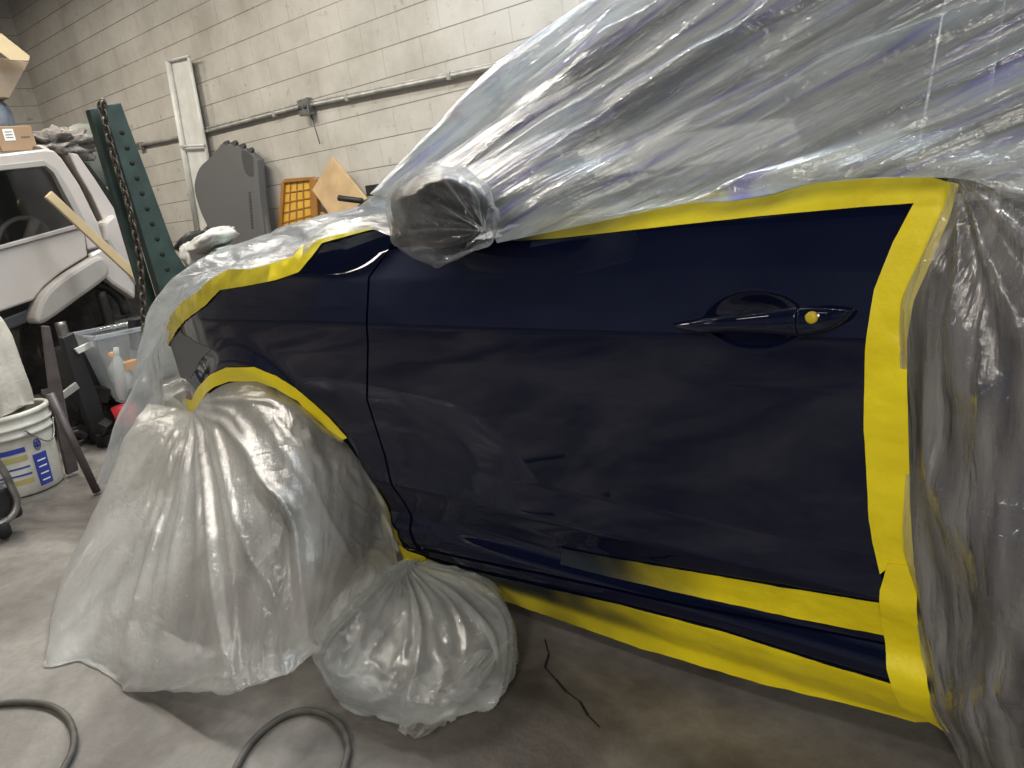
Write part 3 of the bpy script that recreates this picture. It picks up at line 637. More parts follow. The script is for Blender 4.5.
# wheel sheet: taped along the arch, billowing to the floor
def wheeldisp(U, V, H):
    k = np.clip(V*5, 0, 1)
    a = np.arctan2((U-.235)*2.6, V+.05); r = np.hypot((U-.235)*1.6, V)      # folds fan out from the point of the tape
    n1 = nz(U*3, V*3, 3.1)
    d = .007*np.sin(a*19+2.5*n1)*np.exp(-r*2.2)*k
    d += .014*(ridge(a*3.2+.25*n1, r*1.1, 5.5, 1)-.3)*k+.009*(ridge(a*7+.25*n1, r*2.2, 8.5, 1)-.3)*k*np.exp(-r*.8)
    d = d*np.clip(.25+U*5, 0, 1)
    d += .010*nz(U*5, V*4, 2.8)*k
    d += .008*(ridge(U*9, V*9, 1.7)-.3)*(np.clip((V-.6)*3, 0, 1)+np.clip((U-.72)*4, 0, 1))
    return d
wheel_rows = [
    [('w', -2.75, .6, .5), (165, 384, .21), (178, 400, .14), (191, 412, .07), (204, 398, .02), (226, 384, .01), (256, 382, .0), (278, 390, .0), (300, 404, .0), (322, 425, .0), (345, 442, .0), (362, 466, .01), (380, 500, .01), (399, 548, .0)],
    [('w', -2.8, .5, .5), (136, 424, .0), (160, 434, -.05), (184, 440, -.09), (206, 432, -.09), (232, 418, -.10), (260, 412, -.11), (284, 416, -.11), (306, 428, -.10), (328, 446, -.08), (350, 462, -.06), (368, 484, -.03), (382, 512, -.01), (398, 554, .01)],
    [('w', -2.85, .4, .3), (98, 505, -.22), (136, 510, -.27), (168, 508, -.29), (200, 500, -.29), (232, 490, -.28), (262, 484, -.26), (288, 484, -.24), (312, 490, -.21), (334, 500, -.18), (354, 512, -.14), (370, 528, -.10), (382, 545, -.05), (396, 565, .0)],
    [('w', -2.85, .3, .15), (70, 570, -.42), (110, 580, -.46), (148, 582, -.46), (186, 578, -.44), (222, 574, -.42), (254, 568, -.39), (282, 564, -.35), (306, 562, -.31), (328, 562, -.27), (350, 562, -.22), (368, 566, -.17), (380, 575, -.12), (390, 590, -.06)],
    [('w', -2.8, .2, .04), (60, 632, -.585), (92, 655, -.585), (135, 664, -.56), (178, 668, -.54), (216, 666, -.51), (246, 660, -.47), (272, 652, -.43), (294, 644, -.39), (312, 634, -.34), (330, 622, -.28), (346, 612, -.22), (360, 606, -.16), (372, 604, -.1)],
    [('w', -2.7, .2, .0), (64, 650, -.60), (86, 672, -.60), (120, 686, -.585), (165, 690, -.55), (210, 691, -.52), (244, 689, -.49), (272, 682, -.45), (296, 672, -.41), (312, 655, -.35), (328, 638, -.29), (342, 622, -.22), (356, 612, -.15), (370, 608, -.08)],
    [('w', -2.5, .3, .006), ('w', -2.2, -.4, .006), ('w', -2.05, -.42, .006), ('w', -1.9, -.42, .006), ('w', -1.8, -.4, .006), ('w', -1.75, -.36, .006), ('w', -1.7, -.33, .006), ('w', -1.66, -.3, .006), ('w', -1.63, -.27, .006), ('w', -1.6, -.22, .006), ('w', -1.6, -.17, .006), ('w', -1.6, -.12, .006), ('w', -1.6, -.08, .006), ('w', -1.6, 0, .006)],
]
s = net('plastic_sheet', wheel_rows, FILM_WHEEL, 14, 26, wheeldisp)
tag(s, 'clear plastic sheet billowing from the wheel arch tape down to the floor', 'plastic sheet')
# bag tied below the door corner
def bagdisp(U, V, H):
    th = U*2*math.pi
    d = .007*np.sin(th*13+5*nz(np.cos(th)*1.5, V*2, .5))*np.exp(-V*9)*np.clip(V*8, 0, 1)
    d += .012*(ridge(np.cos(th)*1.5+5, np.sin(th)*1.5+V*.8, 3.3, 1)-.3)+.008*(ridge(np.cos(th)*2.5+1, np.sin(th)*2.5+V*4, 6.3, 2)-.3)*np.clip(V*2, 0, 1)*np.clip(V*3, 0, 1)+.009*nz(np.cos(th)*1.6, np.sin(th)*1.6+V*3, 8.8)
    return d
bc = np.array([-1.20, -.13])
def bagring(cx, cy, z, rx, ry, n=12, ph=0):
    return [('w', cx+rx*math.cos(2*math.pi*k/n+ph), cy+ry*math.sin(2*math.pi*k/n+ph), z) for k in range(n)]
kn = onY(411, 562, -.015)
bag_rows = [bagring(kn[0], kn[1], kn[2], .012, .008), bagring(-1.385, -.045, .145, .035, .03), bagring(-1.31, -.09, .143, .13, .10), bagring(-1.25, -.14, .128, .215, .17),
            bagring(-1.235, -.17, .095, .25, .20), bagring(-1.23, -.18, .05, .255, .20), bagring(-1.225, -.18, .014, .235, .18), bagring(-1.22, -.17, .006, .12, .10)]
s = net('plastic_bag', bag_rows, FILM_BAG, 16, 26, bagdisp, closed=True)
tag(s, 'puffed clear plastic bag taped under the front corner of the door, resting on the floor', 'plastic bag')
tail = [[('w', -1.14, -.20, .06), ('w', -1.10, -.16, .07), ('w', -1.05, -.12, .08), ('w', -1.02, -.08, .09)],
        [('w', -1.17, -.27, .03), ('w', -1.12, -.25, .05), ('w', -1.07, -.20, .035), ('w', -1.03, -.15, .05)],
        [('w', -1.15, -.31, .012), ('w', -1.10, -.31, .028), ('w', -1.06, -.27, .012), ('w', -1.04, -.21, .02)],
        [('w', -1.12, -.345, .004), ('w', -1.085, -.35, .010), ('w', -1.06, -.33, .004), ('w', -1.05, -.27, .006)]]
net('loose_tail', tail, FILM_WHEEL, 14, 14, lambda U, V, H: .010*(ridge(U*3, V*3, 1.1)-.3)+.006*nz(U*7, V*7, 2), parent=s)
# rear sheet
def reardisp(U, V, H):
    x = H[..., 0]; z = H[..., 2]
    c = onY(955, 190, 0); an = np.arctan2(x-c[0], c[2]-z+.02); r = np.hypot(x-c[0], z-c[2])
    d = .014*np.sin(an*17+2*nz(x*3, z*2, 1))*np.exp(-r*1.2)*np.clip(r*9, 0, 1)
    d += .018*(ridge(x*7, z*1.6, 2.2)-.4)*np.clip(r*3, 0, 1)+.006*nz(x*16, z*9, 4.)
    return d
rear_rows = [
    [(948, 177.5, -.010), (966, 178, -.010), (1005, 182, -.012), (1060, 188, -.014), (1200, 199, -.022), ('w', 0.8, -0.03, 0.94)],
    [(946, 205, -.004), (968, 208, -.02), (1010, 212, -.03), (1070, 225, -.03), (1220, 240, -.02), ('w', 0.8, -0.035, 0.87)],
    [(905, 318, -.004), (930, 322, -.03), (985, 330, -.06), (1060, 340, -.07), (1230, 360, -.06), ('w', 0.8, -0.06, 0.77)],
    [(903, 440, -.004), (930, 440, -.022), (985, 450, -.05), (1060, 460, -.07), (1240, 480, -.06), ('w', 0.8, -0.07, 0.6)],
    [(906, 560, -.004), (936, 560, -.022), (985, 570, -.06), (1060, 585, -.08), (1250, 610, -.08), ('w', 0.8, -0.08, 0.43)],
    [(915, 650, -.004), (945, 655, -.022), (985, 670, -.05), (1060, 690, -.08), (1260, 730, -.09), ('w', 0.8, -0.08, 0.3)],
    [(928, 705, -.003), (958, 715, -.025), (995, 735, -.06), (1060, 760, -.07), (1260, 810, -.08), ('w', 0.8, -0.07, 0.2)],
    [(942, 736, .0), (972, 790, -.01), (1010, 840, -.04), (1070, 880, -.06), (1260, 930, -.05), ('w', 0.8, -0.05, 0.05)],
]
s = net('plastic_sheet', rear_rows, FILM_REAR, 34, 26, reardisp)
tag(s, 'thin see-through plastic sheet hanging over the rear door beside the vertical tape', 'plastic sheet')
# wrap round the mirror
def mirdisp(U, V, H):
    th = U*2*math.pi
    return .006*(ridge(np.cos(th)*2.0, np.sin(th)*2.0+V*1.5, 2.2, 1)-.3)+.003*nz(np.cos(th)*3, np.sin(th)*3+V*4, 3)
mw = []
for sc, Y in ((.03, -.16), (.4, -.175), (.78, -.17), (.97, -.12), (1.0, -.07), (.95, -.03), (.7, .0)):
    cx, cy = 436, 214; ox, oy = (1-sc)*50, (1-sc)*18
    ring = [(385, 205), (395, 182), (418, 168), (444, 165), (470, 172), (489, 190), (497, 215), (494, 240), (470, 254), (440, 266), (412, 258), (392, 240)]
    mw.append([(cx+(x-cx)*sc+ox, cy+(y-cy)*sc+oy, Y) for x, y in ring])
s = net('plastic_wrap', mw, FILM_MIR, 10, 10, mirdisp, closed=True)
tag(s, 'tight clear crumpled wrap around the door mirror', 'plastic wrap')
# ================================================================== BACKGROUND, LEFT
TXP = -4.8
def tx(px, py, d=0): return onX(px, py, TXP+d)
def loc_c(pts): return np.mean(np.array(pts), axis=0)
truck = thing('pickup_truck', tx(60, 300)*np.array([1, 1, 0]), 'worn white pickup truck with its front corner stripped, at the far left', 'truck')
PX = (-1, 0, 0)
slab('door', smoothpoly([(-70, 272), (0, 249), (84, 226), (86, 240), (88, 256), (62, 272), (44, 287), (34, 300), (0, 312), (-70, 332)], 1), tx, .10, WHITEP, truck, .012, push=PX)
slab('window_sill_trim', [(-70, 268), (0, 245.5), (80, 223.5), (84, 227), (0, 250), (-70, 273)], lambda a, b: tx(a, b, .02), .05, TRUCKGREY, truck, .004, push=PX)
slab('cab_frame', [(-70, 172), (0, 154), (44, 149), (54, 150), (62, 158), (80, 185), (98, 222), (106, 246), (88, 250), (84, 228), (66, 196), (54, 172), (46, 165), (0, 170), (-70, 188)], tx, .07, WHITEP, truck, .012, push=PX)
slab('window_trim', [(-70, 184), (0, 165), (44, 160), (56, 168), (70, 190), (86, 222), (82, 226), (66, 196), (54, 173), (46, 166), (0, 170.5), (-70, 190)], lambda a, b: tx(a, b, .012), .05, TRUCKGREY, truck, .003, push=PX)
slab('door_window', [(-70, 188), (0, 170), (46, 164), (68, 196), (84, 228), (0, 249), (-70, 270)], lambda a, b: tx(a, b, -.05), .006, TGLASS, truck, 0, push=PX)
slab('cab_interior', [(-90, 175), (0, 160), (60, 155), (110, 230), (100, 300), (-90, 340)], lambda a, b: tx(a, b, -.75), .1, GREYD, truck, .01, push=PX)
slab('roof', [(-70, 158), (0, 148), (42, 144), (52, 149), (54, 156), (0, 162), (-70, 178)], lambda a, b: tx(a, b, -.06), 1.3, WHITEP, truck, .03, push=PX)
slab('front_pillar', [(68, 152), (78, 154), (96, 180), (118, 214), (124, 232), (104, 222), (92, 196), (78, 172)], lambda a, b: tx(a, b, -.04), .12, WHITEP, truck, .008, push=PX)
slab('windshield', [(78, 158), (90, 166), (112, 195), (122, 214), (114, 218), (100, 196), (84, 170)], lambda a, b: tx(a, b, -.2), .01, GLASS, truck, 0, push=PX)
slab('cowl', [(104, 222), (114, 213), (126, 226), (132, 242), (140, 268), (138, 286), (120, 262), (106, 240)], lambda a, b: tx(a, b, .02), .5, WHITEP, truck, .02, push=PX)
slab('inner_wing', [(88, 254), (108, 244), (124, 262), (136, 284), (136, 300), (112, 284), (96, 270)], tx, .2, WHITEP, truck, .02, push=PX)
slab('fender_flare', smoothpoly([(36, 318), (44, 296), (60, 280), (84, 264), (100, 256), (108, 262), (110, 274), (100, 284), (78, 300), (56, 316), (42, 324)], 4), lambda a, b: tx(a, b, .10), .18, TRUCKGREY, truck, .03, push=PX)
slab('running_board', [(-70, 345), (0, 320), (36, 306), (40, 318), (0, 334), (-70, 362)], lambda a, b: tx(a, b, -.05), .3, GREYD, truck, .01, push=PX)
bm = bmesh.new(); c = tx(-4, 222, -.35)
ring = [Vector(map(float, c))+Vector((.1*math.sin(a)*0, .42*.5*math.cos(a), .42*.5*math.sin(a)-.08)) for a in np.linspace(0, 2*math.pi, 33)]
ring = [Vector(map(float, tx(24+27*math.cos(a), 244+26*math.sin(a), -.26+.05*math.sin(a)))) for a in np.linspace(0, 2*math.pi, 33)]
tube(bm, ring, .014, 10, False); frombm('steering_wheel', bm, TRUCKGREY, truck, True)
bm = bmesh.new(); tube(bm, [tx(35, 220, -.27), tx(30, 234, -.26), tx(26, 246, -.25)], .03, 8); frombm('steering_wheel_spoke', bm, TRUCKGREY, truck, True)
bm = bmesh.new()
for k in range(5): pass
arc = [tx(92+34*math.cos(a), 318-34*math.sin(a)*1.0, -.1) for a in np.linspace(.1, 2.7, 14)]
tube(bm, arc, .03, 8); frombm('wheel_arch_liner', bm, BLACKP, truck, True)
slab('engine_bay_wall', [(20, 330), (40, 318), (70, 290), (110, 280), (150, 285), (160, 330), (150, 420), (60, 440), (20, 400)], lambda a, b: tx(a, b, -.45), .2, IRON, truck, .01, push=PX)
for nm, p, r in (('frame_rail', [(40, 352, -.1), (75, 345, -.1), (100, 330, -.1), (140, 318, -.1)], .035), ('control_arm', [(50, 375, .1), (70, 362, .1), (95, 345, 0)], .022), ('control_arm', [(60, 400, .1), (80, 388, .1), (104, 372, 0)], .02),
                 ('brake_line', [(52, 360, .15), (60, 375, .15), (58, 392, .15), (70, 400, .15)], .006), ('coil_spring', [(100, 292, .0), (106, 312, .0), (112, 335, .0)], .03), ('strut_mount', [(60, 322, .1), (64, 336, .1), (69, 348, .1)], .03)):
    bm = bmesh.new(); tube(bm, catm(np.array([tx(*q) for q in p]), 4), r, 10); frombm(nm, bm, STEEL if nm in ('strut_mount', 'control_arm') else IRON, truck, True)
def blob(name, c, r, m, amp=.25, fr=2.2, seed=0, sub=4, rot=None, sq=1, parent=None):
    bm = bmesh.new(); bmesh.ops.create_icosphere(bm, subdivisions=sub, radius=1)
    R = rot or Matrix.Identity(3); c = Vector(map(float, c))
    for v in bm.verts:
        n = v.co.normalized(); k = 1+amp*noise.fractal(n*fr+Vector((seed, 0, 0)), 1, 2, 4)
        q = Vector([math.copysign(abs(t)**sq, t) for t in n])*k
        v.co = R @ Vector((q.x*r[0], q.y*r[1], q.z*r[2]))
    o = frombm(name, bm, m, parent, True)
    if not parent: o.location = c
    else: o.data.transform(Matrix.Translation(c-Vector((0, 0, 0))))
    return o
# things on the truck roof
def carton(name, c, s, rz, m, label, cat='box'):
    t = thing(name, c, label, cat); R = Matrix.Rotation(rz, 3, 'Z')
    bm = bmesh.new(); box(bm, Vector(map(float, c))+Vector((0, 0, s[2]/2)), s, R); frombm('carton', bm, m, t, bevel=.004); return t, R
c = onX(12, 153, TXP-.15); zr = c[2]
t, R = carton('cardboard_box', c, (.2, .19, .13), .12, CARD, 'small closed cardboard box with a white label on the white truck roof')
cc = Vector(map(float, c))
bm = bmesh.new(); box(bm, cc+R @ Vector((.1008, -.035, .085)), (.002, .055, .06), R); frombm('shipping_label', bm, PAPER, t)
for k in range(3):
    bm = bmesh.new(); box(bm, cc+R @ Vector((.1022, -.035, .07+.015*k)), (.001, .038, .004), R); frombm('printed_line', bm, GREYD, t)
for k in range(4):
    bm = bmesh.new(); box(bm, cc+R @ Vector((.1003, .030+.012*k, .07)), (.001, .007, .009), R); frombm('printed_mark', bm, GREYD, t)
c = onX(0, 128, TXP-.3)
o = blob('grey_duffel_bag', c+np.array([-.1, -.05, .02]), (.2, .14, .17), mat('blue_grey_fabric', (.12, .14, .18), .8, bump=.3), .12, 2, 3, sq=.8)
tag(o, 'blue-grey soft bag on the truck roof beneath the big open carton', 'bag')
t = thing('open_cardboard_box', onX(5, 110, TXP-.3), 'large open cardboard carton with its flap folded out, top left corner', 'box')
slab('side_panel', [(-30, 52), (2, 58), (29, 62), (10, 98), (-30, 96)], lambda a, b: onX(a, b, TXP-.2), .30, mat('brown_cardboard', (.24, .19, .14), .85), t, .004, push=PX)
slab('flap', [(-30, 22), (2, 34), (30, 56), (29, 61), (10, 60), (-8, 46), (-30, 40)], lambda a, b: onX(a, b, TXP-.12), .012, CARDL, t, .002, push=PX)
o = blob('netting_bundle', onX(56, 146, TXP-.25), (.18, .20, .085), mat('grey_netting', (.22, .20, .18), .9, bump=.8, bscale=60, var=.5, vscale=30), .7, 3.0, 5)
tag(o, 'crumpled grey-brown bundle of netting on the truck roof next to the small box', 'bundle')
o = blob('round_speaker_cover', onX(90, 156, TXP-.5), (.08, .2, .2), mat('grey_green_plastic', (.14, .15, .13), .6), .04, 2, 9)
tag(o, 'dark grey-green rounded cover standing behind the bundle on the truck', 'cover')
# green rack upright with chain
RX = -3.9
def rx(px, py, d=0): return onX(px, py, RX+d)
rack = thing('rack_upright', rx(170, 300)*np.array([1, 1, 0]), 'dark green perforated steel rack upright leaning left of the navy car', 'rack')
slab('rear_post', [(89, 109), (98.5, 107.5), (160, 310), (180, 372), (168, 375), (148, 312)], lambda a, b: rx(a, b, -.12), .05, GREEN, rack, .004, push=PX)
slab('front_post', [(103, 105), (121, 102.5), (190, 290), (206, 330), (186, 345), (166, 312)], rx, .06, GREEN, rack, .005, push=PX)
slab('side_flange', [(150, 222), (163, 232), (186, 268), (196, 290), (188, 292), (170, 250)], lambda a, b: rx(a, b, -.06), .03, GREEN, rack, .003, push=PX)
for i in range(13):
    px, py = 122+i*5.03, 132.5+i*15.2
    p = rx(px, py, .0)
    bm = bmesh.new(); lathe(bm, [(.0001, .002), (.0125, .002), (.0125, -.01)], p, 14, Matrix.Rotation(math.radians(90), 3, 'Y').to_quaternion()); frombm('bolt_hole', bm, BLACK, rack, True)
ch = thing('chain', rx(100, 104), 'rusty steel chain hanging down between the green rack posts', 'chain')
path = catm(np.array([rx(99, 106, .0), rx(103, 102, .03), rx(104, 112, .03), rx(108, 135, .03), rx(116, 165, .03), rx(127, 200, .04), rx(133, 225, .04), rx(139, 255, .04), rx(142, 285, .04), rx(144, 320, .04), rx(146, 345, .04)]), 30)
seg = np.r_[0, np.cumsum(np.linalg.norm(np.diff(path, axis=0), axis=1))]
LP = .038; nl = int(seg[-1]/LP)
for i in range(nl):
    p = Vector([float(np.interp((i+.5)*LP, seg, path[:, k])) for k in range(3)]); q = Vector([float(np.interp((i+.6)*LP, seg, path[:, k])) for k in range(3)])
    d = (q-p).normalized(); s = d.orthogonal().normalized(); s = Matrix.Rotation(math.pi/2*(i % 2)+.5, 3, d) @ s
    bm = bmesh.new(); tube(bm, [p+d*.026*math.cos(a)+s*.015*math.sin(a) for a in np.linspace(0, 2*math.pi, 15)], .0062, 6, False); bmesh.ops.remove_doubles(bm, verts=bm.verts, dist=1e-4)
    frombm('link', bm, RUST, ch, True)
# pine stick
o = slab('wooden_stick', [(46, 197), (52, 191), (137, 271), (133, 278)], lambda a, b: onX(a, b, TXP+.18+(a-46)*.004), .03, WOOD, None, .002, push=PX)
tag(o, 'pale raw pine stick lying diagonally across the white truck', 'stick')
# bucket with cloth
bc0 = onZ(29, 488, 0); bc0[2] = 0
bk = thing('bucket', bc0, 'stained white plastic bucket with blue and gold label, cream cloth over it', 'bucket')
bm = bmesh.new()
lathe(bm, [(.0001, .004), (.135, .004), (.142, .012), (.150, .12), (.158, .24), (.160, .262), (.168, .264), (.168, .275), (.162, .277), (.163, .30), (.171, .302), (.171, .312), (.164, .314), (.166, .345), (.173, .348), (.173, .366), (.160, .368), (.156, .36), (.148, .12), (.136, .02), (.0001, .018)], bc0, 48)
frombm('bucket_body', bm, BUCKET, bk, True)
def onbucket(ang, z, lift=.0015):
    r = np.interp(z, [.012, .12, .24, .262], [.142, .150, .158, .160])+lift
    return Vector((bc0[0]+r*math.cos(ang), bc0[1]+r*math.sin(ang), z))
a0 = math.atan2(CAM[1]-bc0[1], CAM[0]-bc0[0])
def wrapquad(name, a1, a2, z1, z2, m, lift=.0015, parent=bk):
    bm = bmesh.new(); n = 10
    g = [[bm.verts.new(onbucket(a0+a1+(a2-a1)*i/n, z1+(z2-z1)*j/4, lift)) for i in range(n+1)] for j in range(5)]
    for j in range(4):
        for i in range(n): bm.faces.new((g[j][i], g[j][i+1], g[j+1][i+1], g[j+1][i]))
    return frombm(name, bm, m, parent, True)
wrapquad('blue_label', .32, .72, .03, .175, BLUEL)
for k, zz in enumerate((.05, .08, .112, .14)): wrapquad('label_text_line', .40, .64, zz, zz+.006, PAPER, .003)
for i, (zz, hh, mm_) in enumerate(((.20, .022, BLUEL), (.165, .022, TANL), (.13, .008, BLUEL), (.098, .008, BLUEL), (.06, .022, TANL))): wrapquad('printed_band', -.75, .20, zz, zz+hh, mm_)
bm = bmesh.new()
tube(bm, [onbucket(a0+.52+.085*math.cos(t), .215+.0*1+.024*math.sin(t), .003) for t in np.linspace(0, 2*math.pi, 25)], .0022, 6, False)
for s in (0, 1, 2):
    tt = math.pi*s/3+.4; tube(bm, [onbucket(a0+.52+.06*math.cos(tt), .215+.016*math.sin(tt), .003), onbucket(a0+.52-.06*math.cos(tt), .215-.016*math.sin(tt), .003)], .003, 6)
frombm('round_logo', bm, BLUEL, bk, True)
bm = bmesh.new(); tube(bm, catm(np.array([list(onbucket(a0+a, z, .012)) for a, z in ((.3, .29), (.5, .25), (.8, .21), (1.1, .22), (1.4, .29))]), 5), .003, 6); frombm('wire_handle', bm, STEEL, bk, True)
def clothdisp(U, V, H): return .016*(ridge(U*9, V*.9, 2, 1)-.3)*np.clip(V*2, .2, 1)+.010*nz(U*8, V*2, 3)+.01*np.sin(U*44+3*nz(U*3, V*2, 1))*np.clip(V*1.5, 0, 1)
cl_rows = []
for sc, dz in ((.05, .82), (.45, .815), (.85, .79), (1.02, .71), (1.08, .60), (1.12, .48), (1.10, .40), (1.08, .37)):
    cl_rows.append([('w', bc0[0]-.03+sc*.165*math.cos(a), bc0[1]-.05+sc*.165*math.sin(a), dz+.012*math.sin(3*a)) for a in np.linspace(0, 2*math.pi, 12, endpoint=False)])
o = net('cloth', cl_rows, CLOTH, 6, 8, clothdisp, closed=True); tag(o, 'cream cloth bundled over the top of the white bucket', 'cloth')
# steel stand legs
st = thing('steel_stand', onZ(75, 476, 0), 'brown-grey steel stand with angled legs beside the white bucket', 'stand')
zl = onZ(97, 492, 0.01)
bm = bmesh.new(); tube(bm, [zl, onX(50, 394, zl[0]-.02), ], .016, 10); frombm('leg', bm, BROWNM, st, True)
fl = onZ(74, 474, 0.01); slab('upright', [(43, 326), (50, 326), (64, 395), (79, 470), (68, 475), (52, 405)], lambda a, b: onX(a, b, fl[0]), .03, BROWNM, st, .003, push=PX)
# tool cart and tote
ctx = -4.25
cart = thing('tool_cart', onX(100, 420, ctx)*np.array([1, 1, 0]), 'black tool cart with a dark post, behind the clear storage bin', 'cart')
slab('cart_body', [(80, 352), (96, 345), (122, 404), (150, 398), (160, 440), (112, 462), (88, 432)], lambda a, b: onX(a, b, ctx), .4, BLACKP, cart, .01, push=PX)
slab('post', [(62, 338), (74, 332), (100, 400), (112, 440), (98, 446), (84, 412)], lambda a, b: onX(a, b, ctx+.12), .06, BLACKP, cart, .006, push=PX)
slab('crossbar', [(75, 349), (92, 341), (95, 346), (79, 354)], lambda a, b: onX(a, b, ctx+.14), .02, WHITEPL, cart, .002, push=PX)
slab('bracket', [(58, 396), (76, 382), (80, 388), (62, 401)], lambda a, b: onX(a, b, ctx+.16), .02, CONDUIT, cart, .002, push=PX)
TOTE = film('frosted_tote_plastic', (.66, .72, .76), .34, .08, .12, .9, .15, 3, 3, 30)
tt = thing('storage_bin', onX(120, 404, -4.1), 'clear frosted plastic storage bin holding white and orange bottles', 'bin')
b0 = onX(121, 404, -4.1); b1 = onX(149, 397, -4.1); t0 = onX(95, 338, -4.02); t1 = onX(160, 325, -4.02); dd = np.array([-.34, .0, 0])
g = [b0, b1, b1+dd*.8, b0+dd*.8]; h = [t0, t1, t1+dd*1.1+[0, 0, .0], t0+dd*1.1]
bm = bmesh.new(); vb = [bm.verts.new(Vector(map(float, p))) for p in g]; vt = [bm.verts.new(Vector(map(float, p))) for p in h]
bm.faces.new(vb)
for i in range(4): bm.faces.new((vb[i], vb[(i+1) % 4], vt[(i+1) % 4], vt[i]))
o = frombm('bin_body', bm, TOTE, tt, bevel=.02, seg=3)
bm = bmesh.new(); tube(bm, [*h, h[0]], .012, 8, False); frombm('rim', bm, TOTE, tt, True)
def bottle(name, px, py, X, r, hgt, m, label, tilt=0, capm=None):
    p = onX(px, py, X); t = thing(name, p, label, 'bottle')
    q = Matrix.Rotation(tilt, 3, 'X').to_quaternion()
    bm = bmesh.new(); lathe(bm, [(.0001, 0), (r, .002), (r, hgt*.75), (r*.45, hgt*.88), (r*.4, hgt*.92)], p, 24, q); frombm('bottle_body', bm, m, t, True)
    bm = bmesh.new(); lathe(bm, [(r*.5, hgt*.9), (r*.5, hgt*1.04), (.0001, hgt*1.05)], p, 20, q); frombm('cap', bm, capm or m, t, True)
bottle('bottle', 131, 399, -4.2, .045, .26, WHITEPL, 'white bottle with an orange top in the clear storage bin', .1, ORANGE)
bottle('tube_bottle', 122, 400, -4.17, .028, .27, WHITEPL, 'slim white tube standing at the left inside the clear storage bin', -.16)
o = slab('orange_box', [(124, 363), (139, 359), (140, 369), (126, 371)], lambda a, b: onX(a, b, -4.15), .06, ORANGE, None, .004, push=PX); tag(o, 'small orange carton among the bottles in the clear bin', 'box')
o = slab('black_case', [(135, 320), (158, 313), (158, 322), (150, 352), (138, 350)], lambda a, b: onX(a, b, -4.2), .1, BLACKP, None, .006, push=PX); tag(o, 'black case standing in the right of the clear bin', 'case')
rc = onX(126, 415, -4.0); t = thing('red_cup', rc, 'ribbed red plastic tub under the clear storage bin', 'tub')
bm = bmesh.new(); lathe(bm, [(.0001, -.06), (.05, -.06), (.055, -.03), (.052, -.028), (.057, 0), (.054, .002), (.06, .05), (.0001, .05)], rc, 28); frombm('tub_body', bm, RED, t, True)
# heap of greasy parts on the floor
bm = bmesh.new(); rnd = random.Random(8)
base = onZ(95, 455, 0)
for k in range(70):
    p = Vector((base[0]-rnd.random()*.9, base[1]-.15+rnd.random()*.75, .02+rnd.random()*.22))
    if rnd.random() < .5: box(bm, p, (rnd.uniform(.03, .16), rnd.uniform(.03, .14), rnd.uniform(.02, .09)), Matrix.Rotation(rnd.random()*3, 3, 'Z') @ Matrix.Rotation(rnd.random(), 3, 'X'))
    else:
        d = Vector((rnd.uniform(-.1, .1), rnd.uniform(-.1, .1), rnd.uniform(-.04, .06))); tube(bm, [p, p+d*.6+Vector((0, 0, .02)), p+d*1.4], rnd.uniform(.006, .025), 8)
o = frombm('scrap_parts_heap', bm, IRON, None, bevel=.003); tag(o, 'heap of dark greasy metal car parts on the floor behind the bucket', 'scrap', kind='stuff')
# castor frame at the left edge
cf = thing('creeper_castor', onZ(5, 535, 0), 'dark grey tubular castor frame at the left edge beside the bucket', 'castor')
q = onZ(6, 536, .02)
bm = bmesh.new(); tube(bm, catm(np.array([onX(a, b, q[0]) for a, b in ((-8, 455), (3, 470), (12, 488), (17, 502), (12, 516), (0, 524), (-10, 528))]), 5), .013, 10); frombm('tube_frame', bm, STEEL, cf, True)
bm = bmesh.new(); box(bm, onX(-4, 505, q[0]-.06), (.08, .14, .14)); frombm('castor_housing', bm, BLACKP, cf, bevel=.02, seg=3)
bm = bmesh.new(); lathe(bm, [(.0001, -.02), (.035, -.02), (.042, -.01), (.042, .01), (.035, .02), (.0001, .02)], onX(2, 528, q[0]-.02), 24, Matrix.Rotation(1.57, 3, 'X').to_quaternion()); frombm('castor_wheel', bm, BLACK, cf, True)
# ---- by the back wall
def ty(px, py, d=0): return onY(px, py, 2.90+d)
PY = (0, 1, 0)
fr = thing('screen_frame', ty(190, 235), 'tall narrow white frame leaning on the block wall', 'frame')
slab('panel', [(169, 62), (188, 57), (196, 100), (208, 160), (214, 205), (208, 225), (198, 235)], lambda a, b: ty(a, b, .02), .01, WHITEPL, fr, .002, push=PY)
for a, b in (((168, 61), (199, 240)), ((188.5, 56), (216, 200))):
    bm = bmesh.new(); tube(bm, [ty(*a), ty(*b)], .028 if a[0] < 170 else .016, 10); frombm('frame_rail', bm, WHITEPL, fr, True)
bm = bmesh.new(); tube(bm, [ty(181, 146.5, -.03), ty(204, 145, -.03)], .012, 8); frombm('cross_rail', bm, WHITEPL, fr, True)
bm = bmesh.new(); tube(bm, [ty(168, 61, -.01), ty(188.5, 56, -.01)], .01, 8); frombm('cross_rail', bm, WHITEPL, fr, True)
gp = thing('bumper_panel', ty(230, 240, -.15), 'large dark grey curved plastic panel leaning on the wall beside the white frame', 'panel')
gy = lambda a, b: ty(a, b, -.16+(240-b)*.0015)
slab('panel_face', smoothpoly([(217, 149), (223, 143), (240, 147), (254, 155), (259, 168), (261, 200), (266, 248), (224, 252), (205, 222), (197, 202), (194, 185), (199, 168), (209, 158)], 3), gy, .05, GREYP, gp, .012, push=PY)
slab('upper_recess', smoothpoly([(242, 150), (253, 156), (256, 165), (256, 174), (249, 176), (244, 168)], 3), lambda a, b: gy(a, b)-np.array([0, .004, 0]), .01, GREYD, gp, .002, push=PY)
